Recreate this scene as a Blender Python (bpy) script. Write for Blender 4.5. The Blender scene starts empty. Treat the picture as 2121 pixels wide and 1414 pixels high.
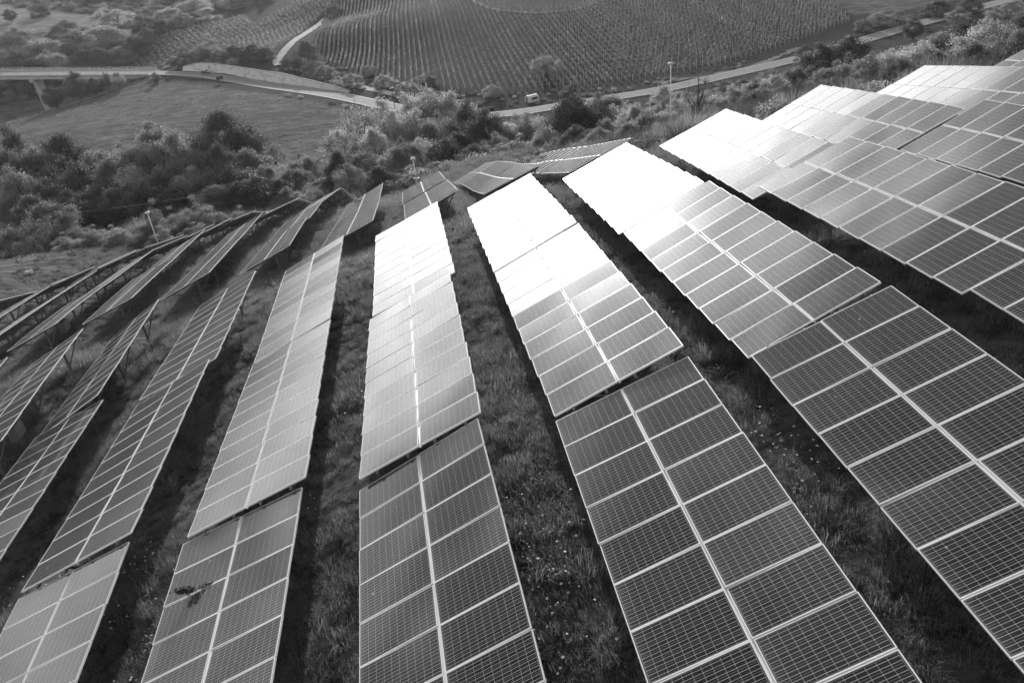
G=[0.52354, 0.11976, 0.09795, 0.38734, 4.62951, -0.63691, 1.60103, 1.68893]
TABLES={
'C1':(-1.08,14.68,-11.10,-0.005,10.10,0.002,0.023,-0.107,-0.019),
'D1':(3.72,14.17,-9.92,-0.020,10.10,-0.028,-0.007,0.020,0.011),
'E1':(8.09,13.68,-8.72,-0.015,10.10,-0.037,-0.003,-0.014,-0.006),
'B1':(-5.55,15.15,-12.32,-0.033,10.10,-0.006,-0.003,0.106,-0.034),
'A1':(-10.13,15.68,-13.49,-0.005,10.10,-0.027,0.004,0.001,-0.008),
'C2':(-0.98,24.80,-11.85,-0.092,10.06,0.016,-0.002,-0.022,0.000),
'C3':(-0.84,34.94,-12.72,-0.086,10.10,-0.019,0.001,-0.009,0.000),
'D2':(3.60,24.42,-10.66,-0.084,10.10,0.010,0.013,-0.015,-0.000),
'D3':(3.59,34.54,-11.91,-0.125,10.11,0.001,-0.000,0.060,-0.000),
'E2':(8.15,24.13,-9.79,-0.082,10.04,0.036,0.006,-0.001,-0.001),
'E3':(8.15,34.24,-11.09,-0.124,10.09,0.023,-0.010,0.047,-0.000),
'F1':(12.86,13.38,-7.77,-0.025,10.10,-0.002,-0.002,0.001,-0.011),
'F2':(12.68,23.49,-8.71,-0.088,10.12,0.007,0.002,0.034,0.035),
'G2':(18.78,25.23,-8.79,-0.102,10.10,0.027,0.009,-0.013,0.027),
'G3':(18.17,35.47,-10.15,-0.111,10.12,0.024,0.009,-0.021,0.036),
'H3':(22.42,34.08,-9.55,-0.147,10.10,0.015,-0.000,0.019,0.046),
'B2':(-5.48,25.28,-13.15,-0.100,10.10,-0.014,0.006,-0.046,0.000),
'B3':(-5.46,35.43,-13.89,-0.076,10.09,0.021,-0.000,-0.004,-0.000),
'A2':(-10.13,25.80,-14.25,-0.091,10.05,0.016,0.008,-0.062,0.000),
'A3':(-10.01,35.92,-15.19,-0.099,10.08,0.006,0.004,-0.059,0.000),
'Z1':(-15.68,28.66,-16.67,-0.066,10.10,-0.037,-0.006,-0.058,-0.004),
'Y1':(-19.21,36.93,-17.27,-0.057,10.06,0.021,0.021,-0.094,0.048),
'Y3':(-19.20,53.29,-20.11,-0.158,10.08,-0.056,0.013,0.027,0.026),
'Y4':(-19.34,62.81,-21.81,-0.167,9.61,0.001,0.013,-0.038,-0.004),
'X1':(-23.90,38.13,-18.59,-0.028,10.10,0.003,0.000,-0.008,-0.011),
'X3':(-23.91,53.46,-21.13,-0.161,10.07,-0.036,0.009,0.027,0.082),
'X4':(-23.94,63.18,-22.92,-0.175,9.84,-0.002,0.004,-0.015,-0.002),
'X5':(-23.94,72.96,-25.50,-0.258,10.05,0.005,-0.000,-0.006,0.000),
'W3':(-28.63,53.85,-22.17,-0.167,10.10,0.001,-0.000,-0.000,0.001),
'W4':(-28.78,63.09,-23.91,-0.187,9.33,-0.002,0.012,-0.021,-0.003),
'W5':(-28.65,73.10,-26.20,-0.240,10.11,0.011,-0.002,-0.001,-0.000),
'W6':(-27.79,84.36,-29.17,-0.265,11.38,-0.006,-0.030,0.055,-0.010),
'V3':(-33.08,63.48,-24.66,-0.160,10.10,-0.036,-0.000,0.041,-0.000),
'V4':(-33.02,72.84,-27.09,-0.249,9.52,0.003,0.010,-0.036,-0.004),
'V5':(-32.73,83.05,-29.63,-0.235,10.37,-0.010,-0.006,0.000,0.002),
'U3':(-37.96,70.78,-27.84,-0.320,10.10,0.004,-0.003,-0.000,0.009),
'U4':(-37.01,80.75,-30.34,-0.289,9.52,-0.005,0.015,-0.025,0.007),
'C4':(0.35,50.34,-16.67,-0.247,10.28,-0.006,0.014,0.022,0.009),
'C5':(0.21,60.34,-19.09,-0.242,10.13,-0.022,0.006,0.019,-0.000),
'D4':(4.83,47.97,-15.57,-0.291,10.57,-0.018,-0.006,-0.052,-0.029),
'D5':(4.81,58.28,-18.43,-0.268,10.43,0.030,0.011,0.010,0.002),
'D6':(4.66,68.24,-21.44,-0.294,10.27,0.016,0.014,0.013,0.000),
'E4':(8.91,44.90,-14.20,-0.303,9.93,-0.014,-0.017,-0.002,-0.001),
'E5':(7.87,56.79,-18.01,-0.315,12.42,0.009,0.086,-0.090,0.054),
'A4':(-9.57,52.69,-18.66,-0.199,10.22,0.011,0.016,-0.050,0.000),
'A5':(-9.56,62.67,-20.80,-0.212,10.03,-0.015,0.014,0.009,-0.000),
'A6':(-9.00,73.45,-23.23,-0.221,10.90,0.002,-0.035,0.045,0.002),
'A7':(-8.77,82.95,-27.66,-0.432,10.34,-0.010,-0.007,0.014,0.001),
'B4':(-4.40,50.94,-17.59,-0.221,9.68,-0.033,-0.001,0.005,-0.002),
'B5':(-4.30,60.36,-19.41,-0.194,9.67,-0.000,-0.007,-0.056,0.000),
'Z2':(-15.77,38.70,-17.19,-0.054,9.94,0.121,-0.003,-0.050,-0.001),
'Z3':(-14.51,53.10,-19.53,-0.183,10.06,-0.005,0.017,-0.032,-0.000),
'Z4':(-14.52,62.85,-21.14,-0.164,9.93,0.012,0.003,-0.002,-0.000),
'Z5':(-14.35,72.40,-23.78,-0.263,9.83,-0.007,0.005,-0.014,-0.001),
'Z6':(-14.41,82.04,-26.39,-0.265,9.94,0.002,0.003,-0.009,-0.000),
'Z7':(-14.28,91.58,-30.30,-0.388,10.23,-0.004,-0.009,0.016,0.000),
'Y5':(-19.33,72.53,-24.31,-0.245,9.95,0.005,0.004,-0.025,-0.001),
'Y6':(-19.18,82.46,-27.12,-0.264,10.23,-0.005,-0.004,-0.008,0.001),
'Y7':(-19.54,91.32,-30.53,-0.358,9.44,0.000,0.027,-0.056,-0.006),
'X6':(-23.87,82.91,-28.04,-0.240,10.20,-0.005,-0.003,-0.004,0.001),
'F3':(12.60,33.56,-10.02,-0.092,10.10,0.007,-0.006,0.027,0.012),
'I3':(27.16,33.02,-8.92,-0.138,10.10,0.000,0.000,0.000,0.001),
}
import numpy as np, math, random
# world frame: x across the panel rows, y along them, z up; camera stands at CAM
CAMZ=60.0
LMOD=1.689; PITCH=1.01
def cam_axes():
    p,r,az=G[0],G[1],G[2]
    d=np.array([math.sin(r)*math.cos(p),math.cos(r)*math.cos(p),math.sin(p)]);up=-d
    fh=np.array([0,0,1.])-up*up[2];fh/=np.linalg.norm(fh)
    rt=np.cross(fh,up)
    if rt[0]<0: rt=-rt
    e1=rt*math.cos(az)+fh*math.sin(az);e2=-rt*math.sin(az)+fh*math.cos(az)
    return np.stack([e1,e2,up],1)      # camera <- world
RC=cam_axes(); FPX=G[6]*1000
def table_pt(q,i,j):
    # i metres from the far end, j = 0 low edge .. 2 high edge
    t=i/10.1; tau=G[3]+q[5]+q[7]*(t-.5); psi=q[6]
    u=np.array([math.cos(tau)*math.cos(psi),math.cos(tau)*math.sin(psi),math.sin(tau)])
    v=-np.array([-math.sin(psi)*math.cos(q[3]),math.cos(psi)*math.cos(q[3]),math.sin(q[3])])
    return np.array(q[:3])+v*i+u*LMOD*(j-1)+np.array([0,0,q[8]*4*t*(1-t)+CAMZ])
CLEAR=1.45                                   # height of a table's centre line above the grass
def ctrl():
    P=[]
    for n,q in TABLES.items():
        for i in (0,3.3,6.7,10.1):
            p=table_pt(q,i,1); P.append((p[0],p[1],p[2]-CLEAR))
    # (azimuth deg, distance, height relative to the camera)
    C=[
     # slope below the array, left to right
     (-36,75,-24),(-34,88,-27),(-30,98,-30),(-26,108,-33),(-21,112,-35),(-16,112,-36),(-11,108,-36),(-6,100,-34),(-2,96,-31.5),(3,92,-28),(8,86,-26),(14,78,-24),(20,74,-21.5),(28,72,-18.7),(36,72,-17.7),(44,75,-16.7),
     (-40,110,-32),(-34,125,-37),(-28,135,-40),(-22,140,-42),(-15,140,-43),(-8,132,-43),(-1,125,-42),(6,115,-38),(13,110,-37),(20,105,-32),(28,105,-28),(36,105,-25),(44,110,-23.5),
     (-38,170,-44),(-30,180,-46.5),(-22,185,-47.5),(-14,185,-48),(-6,180,-48),(0,175,-47.5),(6,165,-46),(13,155,-45),(20,150,-42),(28,150,-38),(36,150,-34),(44,160,-32),
     # meadow and road level
     (-32,260,-46),(-26,260,-47.5),(-18,260,-48),(-10,250,-48.5),(-4,220,-49.5),
     (-1.4,231,-50),(5.5,207,-50),(14.3,212,-49.8),(20,222,-49.6),(27.4,241,-49.6),(34,272,-49.8),(40,306,-50),(46,340,-50),
     (20,190,-48),(28,205,-46),(36,225,-44),(44,260,-43),
     (-7.7,285,-50),(-12.9,345,-50),(-16.4,372,-50.5),(-20,390,-58),(-24,395,-60),(-30,400,-60),(-36,300,-54),
     (-20,340,-52),(-26,345,-54),(-18,430,-56),(-24,440,-56),
     # far side: rising fields and vineyards
     (-10,345,-49),(-8,400,-49),(-4,440,-47),(-5,340,-50),(-3,300,-50),(-14,430,-49.5),(-17,450,-49),
     (-3,275,-50),(2,250,-49.5),(8,238,-49.2),(15,245,-49.2),(22,262,-49),(28,285,-48.5),(36,330,-49),
     (-3,360,-44),(2,340,-43),(8,340,-42.5),(15,350,-43),(22,360,-43.5),(30,380,-45),(38,430,-46),
     (-3,480,-40),(5,480,-38),(15,480,-36),(25,480,-38),(38,560,-42),
     (-10,520,-43),(-17,540,-42),(-24,560,-38),(-32,560,-38),
     (-10,700,-38),(-18,720,-33),(-26,740,-29),(-34,740,-28),(0,700,-26),(12,700,-24),(24,700,-26),(38,760,-32),
     (-34,1100,-10),(-20,1100,-12),(-6,1100,-8),(8,1100,-6),(24,1100,-8),(42,1100,-10),
     (-60,1100,-20),(60,1100,-20),(-60,500,-40),(60,500,-40),(-70,200,-42),(60,200,-26),(80,150,-20),
     # around and behind the camera
     (70,40,-4),(90,60,-4),(120,60,-6),(180,40,-14),(-160,50,-18),(-120,60,-26),(-90,80,-30),(-75,60,-27),(180,300,-20),(-120,300,-40),(120,300,-10)]
    for a,D,z in C:
        a=math.radians(a);P.append((D*math.sin(a),D*math.cos(a),z+CAMZ))
    return np.array(P)
_P=ctrl()
_S=100.
def _phi(r2):
    return r2*np.log(r2+1e-9)*.5
def _fit():
    n=len(_P);X=_P[:,:2]/_S
    K=_phi(((X[:,None]-X[None])**2).sum(-1))+np.eye(n)*2e-5
    A=np.zeros((n+3,n+3));A[:n,:n]=K;A[:n,n]=1;A[:n,n+1:]=X;A[n:,:n]=A[:n,n:].T
    b=np.zeros(n+3);b[:n]=_P[:,2]
    return np.linalg.solve(A,b)
_W=_fit()
def H(x,y):
    x=np.atleast_1d(np.asarray(x,float));y=np.atleast_1d(np.asarray(y,float))
    X=np.stack([x.ravel(),y.ravel()],1)/_S;out=np.empty(len(X))
    for s in range(0,len(X),4000):
        Y=X[s:s+4000];K=_phi(((Y[:,None]-_P[None,:,:2]/_S)**2).sum(-1))
        out[s:s+4000]=K@_W[:-3]+_W[-3]+Y@_W[-2:]
    return out.reshape(x.shape)
def h1(x,y): return float(H(x,y)[0])
SKYG=(24.,3.5,6.6,27.,16.,.45); GLOW=(-2.,12.); HAZE=.0001
SKYS=.15; SUNE=2.4; EXPO=0.5
TREES='''
R('belt behind the left end of the array')
-35.1 143.8 15.38 14.7 6.8 mid
-31.2 142.6 15.46 13.3 6.8 dark
-37.5 134.9 17.09 11.7 6.4 mid
-43.4 139.4 16.22 12.2 6.6 mid
-51.7 140.8 15.85 11.7 6.7 mid
-58.8 143.4 15.29 11.7 6.8 dark
-69.7 148.4 14.37 14.6 6.9 mid
-28.0 135.1 16.67 10.6 5.7 mid
-31.3 132.3 17.43 11.9 6.3 dark
-43.3 126.8 18.95 7.4 6.1 dark
-30.9 120.1 20.50 5.7 5.1 mid
-27.0 119.0 20.61 6.1 4.4 dark
-23.9 125.8 18.55 7.9 4.6 mid
-19.1 134.6 16.26 9.0 4.1 mid
-21.2 120.1 19.94 5.5 3.7 dark
-33.1 146.3 14.94 16.4 10.7 dark
-45.4 145.0 15.23 16.1 8.9 mid
-40.4 139.3 16.24 14.0 7.4 light
-51.9 149.2 14.55 13.3 7.0 mid
-58.4 151.1 14.22 12.5 8.9 mid
-65.1 157.0 13.48 15.6 9.5 dark
-67.9 150.4 14.16 14.7 8.7 mid
-73.2 155.7 13.53 18.5 7.5 dark
-67.3 139.6 15.69 12.9 6.5 mid
-61.2 136.9 16.31 10.3 6.9 dark
-53.8 137.9 16.33 8.8 7.0 mid
-47.0 135.0 17.02 9.7 7.3 light
-41.3 131.7 17.81 9.2 7.5 mid
-35.4 129.3 18.29 8.7 7.0 light
-29.5 126.6 18.68 8.4 7.3 dark
-26.3 135.5 16.51 9.2 6.6 mid
-24.5 119.5 20.32 6.4 7.0 dark
-25.7 147.8 14.55 9.4 5.4 open
-19.9 126.4 18.11 7.0 5.5 mid
-18.2 138.8 15.53 8.0 5.1 open
-14.2 117.1 20.51 5.0 4.4 mid
-55.1 128.7 18.17 8.2 6.1 dark
-59.4 124.6 18.96 8.5 5.6 dark
-37.3 143.2 15.50 11.8 6.8 mid
-48.8 129.1 18.28 7.0 5.4 dark
-38.2 124.3 19.59 5.9 5.3 dark
-19.8 116.3 20.99 4.2 3.6 mid
R('belt behind the middle of the array')
21.5 126.2 18.18 9.0 5.9 light
32.7 123.7 19.17 10.5 5.4 mid
33.6 117.3 20.70 8.9 4.8 light
23.5 123.8 18.69 9.9 5.4 mid
30.3 123.3 19.04 11.4 5.4 mid
17.6 126.8 18.05 10.0 5.5 mid
38.2 111.6 23.03 8.4 4.3 mid
39.8 108.9 24.25 8.2 4.2 mid
-2.5 140.0 15.22 12.1 6.0 light
1.4 142.0 15.08 11.7 7.0 light
5.0 137.9 15.68 11.1 5.9 mid
-6.4 131.8 16.42 10.6 5.7 light
-9.1 127.7 17.35 9.9 4.7 mid
6.8 117.8 20.77 7.6 5.2 dark
10.0 119.6 20.17 8.7 5.2 dark
12.0 111.4 23.10 6.5 3.9 mid
17.9 110.6 22.62 6.0 4.2 light
13.6 105.1 25.50 4.5 3.3 mid
26.6 115.0 20.69 10.2 5.4 dark
23.7 116.6 20.30 11.4 5.5 dark
27.9 108.5 22.62 7.8 3.8 mid
30.2 107.9 23.11 7.8 3.8 light
32.8 107.1 23.77 7.0 3.8 mid
19.2 102.2 26.04 4.9 3.6 mid
23.0 98.4 27.61 4.7 3.1 dark
2.9 102.0 27.23 2.5 3.9 dark
-0.7 98.0 28.39 2.8 3.1 mid
-1.5 110.0 23.39 7.5 4.1 mid
-11.3 117.5 20.36 7.8 4.0 dark
-12.3 137.5 15.57 10.6 7.1 open
-8.7 145.7 14.53 13.4 7.5 open
-4.5 149.9 14.22 13.3 7.3 light
0.3 152.0 14.19 13.2 7.8 light
4.4 153.9 14.21 13.2 9.3 light
8.6 151.8 14.50 12.2 7.4 light
9.5 127.6 17.76 12.2 6.7 dark
11.7 121.4 19.54 10.5 6.0 dark
4.7 113.9 22.20 6.9 6.1 dark
1.4 120.0 19.76 8.3 6.0 light
-3.1 114.0 21.76 7.0 5.3 mid
-6.7 117.8 20.25 8.0 5.5 mid
15.4 123.0 19.00 8.9 5.4 light
19.0 124.6 18.54 10.2 5.8 light
14.0 99.0 28.44 4.1 4.1 ivy
19.8 112.3 21.78 7.5 5.0 light
26.3 121.2 19.28 13.3 7.9 dark
28.9 116.5 20.43 9.6 5.2 dark
23.3 119.8 19.57 9.6 4.9 mid
31.6 117.8 20.34 9.3 4.5 light
33.3 113.2 21.76 8.7 4.3 light
36.1 112.4 22.43 8.5 4.3 mid
40.4 119.4 21.14 9.8 4.2 light
-9.0 103.6 24.91 5.5 3.9 mid
-4.9 97.9 27.46 3.9 3.7 dark
8.4 103.7 26.64 4.1 3.9 dark
10.9 97.4 29.59 2.2 3.7 mid
20.5 95.8 29.15 4.6 3.7 dark
22.0 89.3 31.95 3.0 3.1 mid
24.8 86.5 32.91 2.7 3.1 mid
-15.5 110.9 22.47 4.3 3.5 ivy
R('rough strip above the right end of the array')
27.6 87.8 32.40 3.6 3.4 mid
31.9 90.5 31.34 4.9 3.5 light
29.3 76.6 36.50 6.0 2.4 bare
34.0 85.5 33.52 4.4 3.3 mid
35.6 82.7 34.69 4.3 3.2 light
37.6 81.8 35.12 4.5 3.1 mid
41.2 84.5 34.35 4.7 3.0 light
42.4 81.7 35.39 4.9 3.1 mid
49.2 89.4 33.17 7.5 4.3 dark
53.9 91.3 32.80 8.0 4.9 dark
48.7 78.1 36.75 4.8 3.0 mid
50.4 77.0 37.10 5.0 3.5 light
54.6 79.0 36.58 5.4 3.8 light
59.8 82.6 35.64 6.0 4.3 mid
62.7 83.0 35.56 6.5 4.3 dark
60.8 76.9 37.19 6.1 4.2 light
58.4 71.1 38.68 5.2 3.2 mid
66.7 79.8 36.41 6.3 3.6 dark
41.9 72.8 38.29 4.3 2.8 mid
43.4 64.8 40.56 3.2 2.1 dark
45.7 63.2 40.88 3.5 2.3 dark
49.0 63.2 40.78 3.8 2.5 dark
36.0 71.5 38.68 2.7 2.1 dark
32.6 70.9 38.74 2.4 2.1 dark
30.9 73.8 37.60 2.7 2.1 mid
R('roadside of the main road')
110.4 208.6 10.81 5.0 6.1 dark
147.2 216.7 10.85 6.8 5.0 dark
171.4 231.4 10.22 5.7 6.6 mid
171.5 216.3 11.46 6.0 5.6 mid
187.6 229.0 10.37 6.1 6.2 light
146.3 241.1 10.48 3.9 6.1 mid
154.2 245.6 10.52 4.1 7.1 light
159.9 244.3 10.35 4.6 7.4 mid
176.3 248.9 10.30 2.1 8.7 dark
186.9 247.4 10.10 3.3 7.9 dark
R('foot of the big vineyard')
43.3 238.1 10.94 2.7 9.6 fuzzy
24.9 224.6 10.19 2.7 5.8 mid
-15.9 267.5 10.10 3.9 7.6 mid
-5.5 257.9 10.25 1.7 7.1 mid
8.8 249.8 10.50 1.5 5.4 dark
-10.3 283.8 10.13 3.4 6.0 mid
-20.3 273.2 10.00 1.7 5.8 mid
0.5 244.0 10.18 1.5 5.3 mid
R('end of the pale farm track')
-27.9 444.1 13.85 5.4 10.0 dark
-33.4 316.2 9.07 11.5 11.9 dark
-41.5 319.3 9.07 5.8 7.7 dark
-26.2 290.8 9.66 4.5 8.5 mid
-30.8 304.4 9.29 5.9 8.8 mid
R('top of the concrete embankment')
-79.2 373.7 10.71 10.5 12.5 ivy
-89.0 361.2 10.62 5.0 9.4 dark
-82.0 364.9 10.84 6.4 11.1 mid
-66.7 355.8 11.39 4.9 10.1 dark
-57.7 351.3 11.51 6.2 9.2 dark
-53.1 343.9 11.07 1.5 9.1 dark
-73.7 358.5 11.17 2.9 8.1 mid
-96.8 375.7 9.24 1.9 6.4 dark
R('front of the road bridge')
-125.9 337.3 6.21 11.8 8.6 dark
-120.1 339.4 7.02 7.3 5.7 dark
-116.2 342.8 7.58 7.8 4.2 mid
-110.8 340.4 8.44 6.6 5.0 mid
-94.8 334.8 9.59 4.3 3.4 mid
-130.7 324.7 6.50 9.1 7.3 dark
R('wooded bank beyond the road bridge')
-184.9 442.9 11.71 16.7 20.3 mid
-170.3 429.5 8.93 14.9 17.5 light
-170.2 470.2 15.42 11.4 16.8 mid
-159.1 406.0 3.44 16.5 12.5 mid
-159.5 450.6 13.06 9.6 16.2 mid
-147.0 446.4 12.94 9.2 18.6 light
-139.6 446.7 13.41 8.2 13.7 light
-147.9 416.5 5.64 12.6 13.8 dark
-132.2 419.7 7.47 8.3 13.0 mid
-173.9 406.4 4.43 17.4 13.3 dark
-125.9 427.9 10.67 8.5 10.9 dark
-151.8 499.4 17.13 4.5 15.3 light
-134.6 481.5 16.19 4.9 12.2 mid
-131.1 505.3 16.89 6.7 15.5 mid
-119.8 485.4 16.23 7.1 14.9 light
-110.9 469.1 15.64 4.9 11.9 mid
-110.9 510.1 16.75 5.0 15.7 light
-111.3 533.5 17.61 4.5 16.4 mid
-98.1 480.1 16.00 2.7 12.2 light
-101.3 550.8 18.54 1.8 17.0 mid
-90.3 514.1 17.08 1.5 13.1 light
-87.3 532.9 18.14 1.5 10.0 fuzzy
-77.9 526.3 18.33 1.5 10.5 fuzzy
-122.4 439.3 13.14 4.0 8.8 dark
-214.2 560.5 23.15 7.1 9.6 dark
-225.7 545.1 23.45 3.8 6.4 dark
-64.8 558.3 20.76 1.5 8.7 dark
-69.8 517.3 18.53 1.5 8.1 mid
-118.9 454.7 14.84 3.9 10.1 dark
-138.9 413.3 4.85 12.2 11.4 dark
-163.6 397.6 2.24 15.8 10.9 dark
R('hilltop wood at the upper left')
-232.1 660.4 26.76 1.5 19.8 mid
-217.9 669.4 26.15 1.5 20.1 mid
-198.6 660.8 24.47 1.5 23.5 dark
-178.8 660.2 23.07 1.5 23.6 mid
-162.1 664.5 22.18 1.5 23.8 dark
-196.2 619.7 23.26 1.5 15.4 dark
-171.1 616.7 21.68 1.5 18.8 mid
-145.9 674.4 21.72 1.5 22.1 dark
-132.4 687.4 21.87 1.5 22.6 mid
-109.8 681.2 22.13 1.5 22.5 dark
-141.1 583.2 19.79 1.5 15.9 dark
R('hedge below the left end of the array')
-33.7 100.5 25.68 5.9 4.0 ivy
-32.6 103.0 25.14 4.3 3.5 ivy
-29.3 101.9 25.27 5.5 3.7 ivy
-27.0 100.4 25.52 3.9 3.1 ivy
-25.5 98.8 25.86 2.8 2.5 ivy
-23.6 101.3 25.24 3.5 3.3 ivy
-35.5 97.7 26.26 3.9 2.8 ivy
-46.3 106.4 24.54 3.7 3.2 ivy
-43.1 103.4 25.35 3.1 2.9 ivy
-39.5 100.5 25.89 3.0 3.1 ivy
-52.8 114.4 21.98 7.3 5.9 mid
-58.1 114.0 21.70 4.6 4.1 fuzzy
-53.1 107.6 23.87 2.9 3.9 fuzzy
-46.4 101.9 25.74 1.8 3.1 ivy
-31.8 94.8 26.72 3.2 3.5 ivy
-28.2 96.0 26.50 2.7 3.6 ivy'''
import bpy
from mathutils import Matrix, Vector
rng=np.random.default_rng(7); random.seed(7)
scene=bpy.context.scene
COL=scene.collection
# ------------------------------------------------------------------ helpers
def mesh_np(name,V,F,mats=(),matidx=None,smooth=False,cols=None,uvs=None):
    """V (n,3), F (m,k) all faces same size (or list of such arrays)"""
    V=np.asarray(V,np.float32)
    Fs=F if isinstance(F,list) else [F]
    Fs=[np.asarray(f,np.int32) for f in Fs if len(f)]
    me=bpy.data.meshes.new(name)
    nl=sum(f.size for f in Fs);nf=sum(len(f) for f in Fs)
    me.vertices.add(len(V));me.vertices.foreach_set('co',V.ravel())
    me.loops.add(nl);me.loops.foreach_set('vertex_index',np.concatenate([f.ravel() for f in Fs]))
    tot=np.concatenate([np.full(len(f),f.shape[1],np.int32) for f in Fs])
    st=np.concatenate([[0],np.cumsum(tot)[:-1]]).astype(np.int32)
    me.polygons.add(nf);me.polygons.foreach_set('loop_start',st);me.polygons.foreach_set('loop_total',tot)
    for m in mats: me.materials.append(m)
    if matidx is not None: me.polygons.foreach_set('material_index',np.asarray(matidx,np.int32))
    me.polygons.foreach_set('use_smooth',np.full(nf,bool(smooth)))
    me.update(calc_edges=True)
    if cols is not None:
        a=me.color_attributes.new('tint','FLOAT_COLOR','POINT')
        c=np.ones((len(V),4),np.float32);c[:,:cols.shape[1]]=cols;a.data.foreach_set('color',c.ravel())
    if uvs is not None:
        l=me.uv_layers.new(name='UVMap');l.data.foreach_set('uv',np.asarray(uvs,np.float32).ravel())
    return me
class MB:
    def __init__(s): s.v=[];s.f=[];s.m=[]
    def box(s,M,size,mi=0):
        a,b,c=[x/2 for x in size];n=len(s.v)
        for x in(-a,a):
            for y in(-b,b):
                for z in(-c,c): s.v.append(tuple(M@Vector((x,y,z))))
        for q in((0,1,3,2),(4,6,7,5),(0,4,5,1),(2,3,7,6),(0,2,6,4),(1,5,7,3)): s.f.append([n+k for k in q]);s.m.append(mi)
    def bx(s,c,size,mi=0,rot=None):
        M=Matrix.Translation(c)
        if rot is not None: M=M@rot.to_4x4()
        s.box(M,size,mi)
    def bar(s,a,b,w,h,mi=0,up=(0,0,1)):
        a=Vector(a);b=Vector(b);d=b-a;L=d.length
        if L<1e-6:return
        z=d/L;u=Vector(up)
        if abs(z.dot(u))>.98:u=Vector((1,0,0))
        x=u.cross(z).normalized();y=z.cross(x)
        M=Matrix((x,y,z)).transposed().to_4x4();M.translation=(a+b)/2
        s.box(M,(w,h,L),mi)
    def tube(s,P,R,n=8,mi=0,cap=True):
        rings=[];P=[Vector(p) for p in P]
        for i,p in enumerate(P):
            d=(P[min(i+1,len(P)-1)]-P[max(i-1,0)]).normalized()
            u=Vector((1,0,0)) if abs(d.x)<.8 else Vector((0,1,0))
            x=u.cross(d).normalized();y=d.cross(x);r=R[i] if hasattr(R,'__len__') else R
            n0=len(s.v)
            for k in range(n):
                t=2*math.pi*k/n;s.v.append(tuple(p+x*math.cos(t)*r+y*math.sin(t)*r))
            rings.append(n0)
        for a,b in zip(rings,rings[1:]):
            for k in range(n): s.f.append([a+k,a+(k+1)%n,b+(k+1)%n,b+k]);s.m.append(mi)
        if cap:
            s.f.append([rings[0]+k for k in range(n)][::-1]);s.m.append(mi)
            s.f.append([rings[-1]+k for k in range(n)]);s.m.append(mi)
    def mesh(s,name,mats,smooth=False,bevel=0):
        me=bpy.data.meshes.new(name);me.from_pydata(s.v,[],s.f)
        for m in mats: me.materials.append(m)
        me.polygons.foreach_set('material_index',s.m)
        me.polygons.foreach_set('use_smooth',[smooth]*len(s.f));me.update();return me
def obj(name,me,parent=None,M=None,loc=None):
    o=bpy.data.objects.new(name,me);COL.objects.link(o)
    if parent is not None:o.parent=parent
    if M is not None:o.matrix_basis=M
    if loc is not None:o.location=loc
    return o
def empty(name,loc,rz=0):
    o=bpy.data.objects.new(name,None);COL.objects.link(o);o.location=loc;o.rotation_euler=(0,0,rz);o.empty_display_size=.3;return o
def tag(o,label=None,cat=None,group=None,kind=None):
    if label:o['label']=label
    if cat:o['category']=cat
    if group:o['group']=group
    if kind:o['kind']=kind
    return o
ORD=['first','second','third','fourth','fifth','sixth','seventh','eighth','ninth','tenth','eleventh','twelfth','thirteenth','fourteenth','fifteenth','sixteenth','seventeenth','eighteenth','nineteenth','twentieth']
TENS={20:'twenty',30:'thirty',40:'forty',50:'fifty',60:'sixty',70:'seventy',80:'eighty',90:'ninety'}
def ordw(k):
    if k<=20:return ORD[k-1]
    if k>=100:return 'hundredth' if k==100 else 'hundred-and-'+ordw(k-100)
    t,u=k//10*10,k%10
    return (TENS[t][:-1]+'ieth') if u==0 else TENS[t]+'-'+ORD[u-1]
# ------------------------------------------------------------------ materials
def mat(name,base=.3,rough=.6,spec=.5,metal=0.):
    m=bpy.data.materials.new(name);m.use_nodes=True;nt=m.node_tree
    b=nt.nodes['Principled BSDF'];b.inputs['Base Color'].default_value=(base,base,base,1)
    b.inputs['Roughness'].default_value=rough;b.inputs['Specular IOR Level'].default_value=spec;b.inputs['Metallic'].default_value=metal
    return m,nt,b
def nd(nt,t,**k):
    n=nt.nodes.new(t)
    for a,v in k.items():
        if isinstance(v,(int,float,str,bool)) and hasattr(n,a): setattr(n,a,v)
    return n
def mth(nt,op,a,b=None,c=None,clamp=False):
    n=nt.nodes.new('ShaderNodeMath');n.operation=op;n.use_clamp=clamp
    for i,v in enumerate((a,b,c)):
        if v is None:continue
        if isinstance(v,(int,float)):n.inputs[i].default_value=v
        else:nt.links.new(v,n.inputs[i])
    return n.outputs[0]
def noise(nt,vec,scale,detail=4,rough=.55):
    n=nt.nodes.new('ShaderNodeTexNoise');n.inputs['Scale'].default_value=scale;n.inputs['Detail'].default_value=detail;n.inputs['Roughness'].default_value=rough
    if vec is not None:nt.links.new(vec,n.inputs['Vector'])
    return n.outputs['Fac']
def ramp(nt,fac,pts):
    n=nt.nodes.new('ShaderNodeValToRGB');e=n.color_ramp.elements
    while len(e)<len(pts):e.new(.5)
    for q,(p,v) in zip(e,pts):q.position=p;q.color=(v,v,v,1)
    nt.links.new(fac,n.inputs[0]);return n.outputs[0]
def mixf(nt,f,a,b):
    n=nt.nodes.new('ShaderNodeMix');n.data_type='FLOAT'
    for i,v in ((0,f),(2,a),(3,b)):
        if isinstance(v,(int,float)):n.inputs[i].default_value=v
        else:nt.links.new(v,n.inputs[i])
    return n.outputs[0]
def bump(nt,b,h,strength,dist):
    n=nt.nodes.new('ShaderNodeBump');n.inputs['Strength'].default_value=strength;n.inputs['Distance'].default_value=dist
    nt.links.new(h,n.inputs['Height']);nt.links.new(n.outputs[0],b.inputs['Normal'])
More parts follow.
